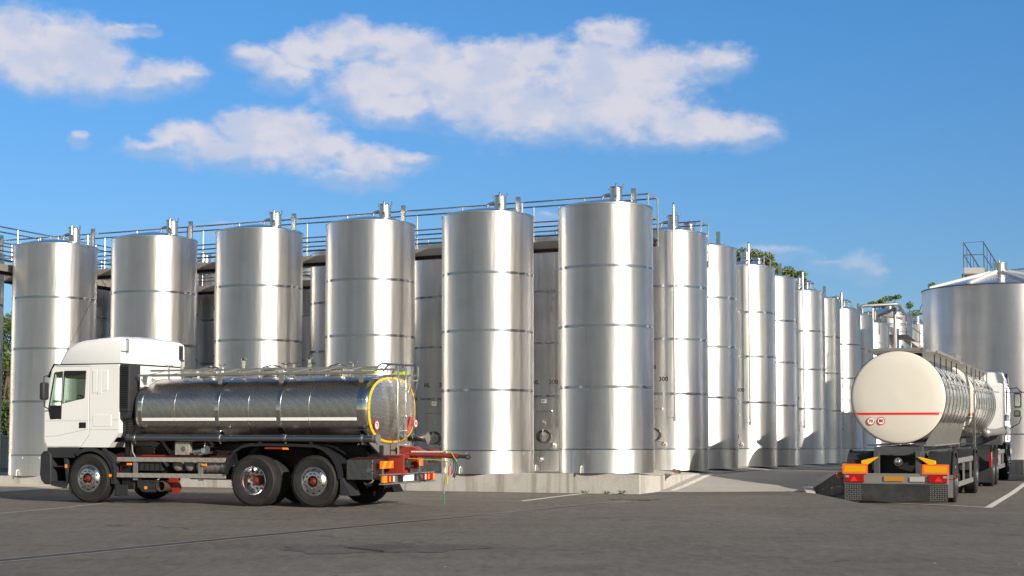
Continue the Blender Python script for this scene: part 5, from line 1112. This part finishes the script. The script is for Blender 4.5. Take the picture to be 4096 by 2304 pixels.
# stair tower above the wide tank
st = empty('stair_platform', (0, 0, -0.152), label='dark railed stair platform standing above the wide tank roof', cat='stairs')
st.scale = (1.095, 1.095, 1.095)
MB().add([(x + 0.38 * d, 68 + d, z) for z in (9.05, 9.31) for x, d in ((19.43, 0), (20.33, 0), (20.33, 1.6), (19.43, 1.6))], [(0,3,2,1),(4,5,6,7),(0,1,5,4),(1,2,6,5),(2,3,7,6),(3,0,4,7)]).build('platform', mat('grey_steel_paint', (0.25, 0.24, 0.24), 0.5, 0.3), st, 0)
s = MB()
for y in (68.0,):
    s.tube([(19.43, y, 9.3), (19.43, y, 10.38), (20.30, y, 10.44), (20.30, y, 9.3)], 0.022, 5); s.tube([(19.43, y, 9.85), (20.3, y, 9.88)], 0.018, 5)
s.build('end_rail', M_GREY, st, 0)
for x, y in ((19.43, 68.0), (20.30, 68.0)):
    s = MB(); s.tube([(x, y, 10.40), (x + 1.95, y + 2.5, 8.75)], 0.025, 5); s.tube([(x, y, 9.86), (x + 1.95, y + 2.5, 8.2)], 0.02, 5)
    for i in range(1, 9): t = i / 8.5; s.tube([(x + 1.95 * t, y + 2.5 * t, 10.40 - 1.65 * t), (x + 1.95 * t, y + 2.5 * t, 9.3 - 1.4 * t)], 0.012, 4)
    s.build('stair_rail', M_GREY, st, 0)
s = MB(); s.add([(20.33, 68, 9.31), (21.9, 70.5, 7.9), (21.9, 70.5, 7.6), (20.33, 68, 9.05), (19.5, 68.3, 9.31), (21.0, 71.3, 7.9), (21.0, 71.3, 7.6), (19.5, 68.3, 9.05)], [(0,1,2,3),(7,6,5,4),(0,4,5,1),(3,2,6,7)]); s.build('stringer', M_GREY, st, 0)
s = MB(); s.tube([(19.1, 67, 8.3), (19.1, 67, 8.9), (19.9, 67.5, 8.9)], 0.05, 6); s.cyl((19.88, 69, 0.9), (19.88, 69, 9.1), 0.12, 10); s.build('support_post', M_GREY, st)
s = MB(); s.tube([(23.2, 71.5, 8.75), (23.2, 71.5, 9.4), (24.8, 72.5, 9.1)], 0.022, 5); s.tube([(22.0, 71.2, 9.55), (23.2, 71.5, 9.4)], 0.022, 5)
tag(s.build('guard_rail', M_TUBE), 'thin guard rail at the far right of the wide tank roof', 'guard rail')
# far fermenter tanks with pipework
def far_tank(c, r, h, z0, label, hr=0.35):
    root = empty('far_tank', (c[0], c[1], z0), 0, label, 'steel tank', 'steel tanks in the far background')
    MB().lathe([(r, 0), (r, h * .5), (r, h)], 64).build('shell', M_STEEL, root, 50); MB().lathe([(r + 0.02, h), (r + 0.02, h + 0.05), (0.3, h + hr), (0.001, h + hr + 0.02)], 64).build('roof', M_ROOF, root, 35)
    for z in (h * 0.87, h * 0.45): MB().lathe(ring_prof(r, z, 0.05), 64).build('band', M_BAND, root, 30)
    MB().cyl((0.2, -0.3, h + 0.1), (0.2, -0.3, h + 0.6), 0.18, 16).build('neck', M_TUBE, root)
    return root
far_tank((21.15, 90), 1.55, 8.2, 0.9, 'broad far tank behind the pipework left of the wide tank')
far_tank((24.0, 95), 1.6, 7.9, 0.9, 'far tank half hidden behind the wide tank edge')
far_tank((21.0, 83.5), 0.75, 5.4, 0.9, 'small low far tank beside the stair landing')
pw = empty('pipework', (0, 0, 0), label='overhead stainless pipes crossing above the far tanks', cat='pipework')
for pts_ in ([(17.6, 80, 7.2), (17.6, 80, 8.72), (19.5, 80, 8.82), (20.3, 82, 8.5)], [(16.6, 81, 8.35), (19.6, 84, 8.6), (20.9, 85, 8.5)], [(18.85, 78, 5.9), (18.85, 78, 8.4), (18.4, 79.5, 8.2)]):
    MB().tube(pts_, 0.085, 10, bend=0.2).build('pipe', M_GALV, pw)
for x, y in ((17.45, 79), (16.95, 80.5), (18.3, 80)): MB().tube([(x, y, 0.9), (x, y, 8.5)], 0.07, 8).build('post', M_GALV, pw)
ld_ = empty('stair_landing', (0, 0, 0), label='grey stair landing with railings between the row end and the wide tank', cat='stairs')
MB().bb(17.6, 19.96, 80, 81, 7.05, 7.27).build('platform', M_BEAM, ld_, 0)
s = MB()
for h in (0.55, 0.62, 1.08, 1.15): s.tube([(17.6, 80, 7.2 + h), (19.96, 80, 7.2 + h)], 0.02, 5)
for x in (17.7, 18.6, 19.9): s.tube([(x, 80, 7.0), (x, 80, 8.35)], 0.03, 5)
s.build('handrail', M_GALV, ld_, 0)
s = MB(); s.add([(19.96, 80, 7.27), (21.3, 80.3, 6.3), (21.3, 80.3, 6.05), (19.96, 80, 7.05), (19.96, 81, 7.27), (21.3, 81.3, 6.3), (21.3, 81.3, 6.05), (19.96, 81, 7.05)], [(0,1,2,3),(7,6,5,4),(0,4,5,1),(3,2,6,7),(1,5,6,2)]); s.build('stair_flight', M_BEAM, ld_, 0)
s = MB()
for h in (0.6, 1.1): s.tube([(19.96, 80, 7.2 + h), (21.3, 80.3, 6.3 + h)], 0.022, 5)
s.tube([(20.6, 80.15, 6.7), (20.6, 80.15, 7.9)], 0.02, 5); s.build('stair_rail', M_GALV, ld_, 0)

# ================================================================== trees and fence
def leafmat(name, c1, c2):
    def f(t, b):
        info = t.new('ShaderNodeNewGeometry')
        n = t.noise(coords(t), 0.9, 3); c = t.mix(t.mr(n, 0.35, 0.65), c1, c2); c = t.mix(t.mr(info.outputs['Random Per Island'], 0, 1, 0, 0.6), c, tuple(v * 0.45 for v in c1))
        t.l.new(c, b.inputs['Base Color']); b.inputs['Roughness'].default_value = 0.6
        b.inputs['Transmission Weight'].default_value = 0.0
    return f
M_PINE = mat('pine_foliage', build=leafmat('p', (0.13, 0.17, 0.03), (0.20, 0.24, 0.05)))
M_LEAF = mat('leaf_foliage', build=leafmat('l', (0.12, 0.20, 0.04), (0.19, 0.28, 0.06)))
M_HEDGE = mat('hedge_foliage', build=leafmat('h', (0.07, 0.12, 0.022), (0.12, 0.18, 0.035)))
M_BARK = mat('bark', (0.10, 0.075, 0.055), 0.9)
def crown(clumps, per, leaf, seed):
    rg = random.Random(seed); s = MB()
    for c, r in clumps:
        for i in range(per):
            d = Vector((rg.gauss(0, 1), rg.gauss(0, 1), rg.gauss(0, 1))).normalized() * (rg.random() ** 0.45)
            p = Vector((c[0] + d.x * r[0], c[1] + d.y * r[1], c[2] + d.z * r[2])); a = Vector((rg.uniform(-1, 1), rg.uniform(-1, 1), rg.uniform(-.5, 1))).normalized(); b_ = a.cross(Vector((rg.uniform(-1, 1), rg.uniform(-1, 1), rg.uniform(-1, 1)))).normalized(); l = leaf * rg.uniform(0.6, 1.4)
            s.v += [p - a * l, p + b_ * l * 0.45, p + a * l, p - b_ * l * 0.45]; k = len(s.v); s.f.append((k-4, k-3, k-2, k-1))
    return s
def tree(name, base, trunk_h, clumps, per, leaf, m_, label, seed, tr=0.2):
    root = empty(name, base, 0, label, 'tree')
    loc = [((c[0] - base[0], c[1] - base[1], c[2] - base[2]), r) for c, r in clumps]
    crown(loc, per, leaf, seed).build('crown', m_, root, 0, recalc=False)
    s = MB(); s.tube([(0, 0, 0), (0.1, 0, trunk_h * 0.5), (0, 0, trunk_h)], [tr, tr * 0.8, tr * 0.55], 8)
    for c, r in loc[:14]: s.tube([(0, 0, trunk_h * 0.85), (c[0] * 0.5, c[1] * 0.5, (trunk_h * 0.9 + c[2]) / 2), c], [tr * 0.4, tr * 0.25, tr * 0.1], 5)
    s.build('trunk', M_BARK, root); return root
rg = random.Random(3); cl = []
for i in range(90):
    x = rg.uniform(12.5, 20.4); k = max(0.0, 1 - ((x - 15.2) / 5.5) ** 2); top_ = 12.3 + 2.9 * k ** 0.6
    z = top_ - abs(rg.gauss(0, 0.9)) - 0.25; cl.append(((x, 110 + rg.uniform(-2, 2), z), (0.55, 0.6, 0.4)))
tree('pine_tree', (16.6, 110, 0.9), 10.5, cl, 300, 0.10, M_PINE, 'broad umbrella pine rising behind the receding tanks', 5, 0.35)
cl = [((24.9 + dx, 105, z), (rx, 0.6, rz)) for dx, z, rx, rz in ((-1.0, 11.1, 0.35, 0.16), (-0.4, 11.25, 0.3, 0.16), (0.1, 11.45, 0.45, 0.18), (0.65, 11.55, 0.3, 0.16), (-0.6, 10.95, 0.5, 0.15), (0.0, 10.9, 0.4, 0.15), (0.35, 10.75, 0.2, 0.12))]
tree('leafy_tree', (24.6, 105, 0.9), 9.9, cl, 230, 0.07, M_LEAF, 'thin feathery tree top above the far pipework', 6, 0.14)
cl = [((26.0 + dx, 104, z), (rx, 0.6, rz)) for dx, z, rx, rz in ((-0.9, 10.25, 0.45, 0.2), (-0.5, 10.5, 0.2, 0.16), (0.1, 10.9, 0.22, 0.25), (0.45, 10.35, 0.6, 0.22), (0.2, 9.9, 0.6, 0.25), (0.8, 9.7, 0.5, 0.3), (0.5, 9.3, 0.6, 0.25), (1.6, 12.2, 0.25, 0.2))]
tree('leafy_tree', (26.1, 104, 0.9), 9.4, cl, 230, 0.07, M_LEAF, 'sparse green tree beside the wide tank left edge', 7, 0.14)
cl = [((x, 70 + rg.uniform(-.8, .8), z), (0.5, 0.5, 0.45)) for x in (-22.9, -22.3, -21.7, -21.2) for z in (2.6, 3.2, 3.9, 4.6, 5.3, 6.0, 6.7, 7.2)]
tree('hedge_tree', (-22.2, 70, 0.7), 5, cl, 420, 0.07, M_HEDGE, 'green tree seen through the gap at the left edge', 8, 0.2)
cl = [((x, 74 + rg.uniform(-.8, .8), z), (0.7, 0.6, 0.5)) for x in (-25.5, -24.6, -23.8, -20.4, -19.8) for z in (2.2, 3.0, 3.8, 4.6, 5.2)]
tree('hedge_tree', (-24.0, 74, 0.7), 4, cl, 300, 0.08, M_HEDGE, 'low dark green tree behind the left fence', 9, 0.2)
fe = empty('iron_fence', (-21.2, 66, 0.6), 0, 'black iron railing fence behind the leftmost tanks', 'fence')
for x in (-1.4, -0.4, 0.6, 1.6): MB().bb(x - 0.03, x + 0.03, -0.03, 0.03, 0, 2.85).build('post', M_BLK, fe, 0)
MB().bb(-1.5, 1.7, -0.012, 0.012, 2.5, 2.54).bb(-1.5, 1.7, -0.012, 0.012, 1.5, 1.54).build('rail', M_BLK, fe, 0)
for i in range(24): MB().tube([(-1.45 + i * 0.133, 0, 1.4), (-1.45 + i * 0.133, 0, 2.8)], 0.012, 4).build('bar', M_BLK, fe, 0)
MB().bb(-1.6, 1.8, -0.1, 0.1, 0, 1.45).build('base_wall', M_CONC, fe, 0)
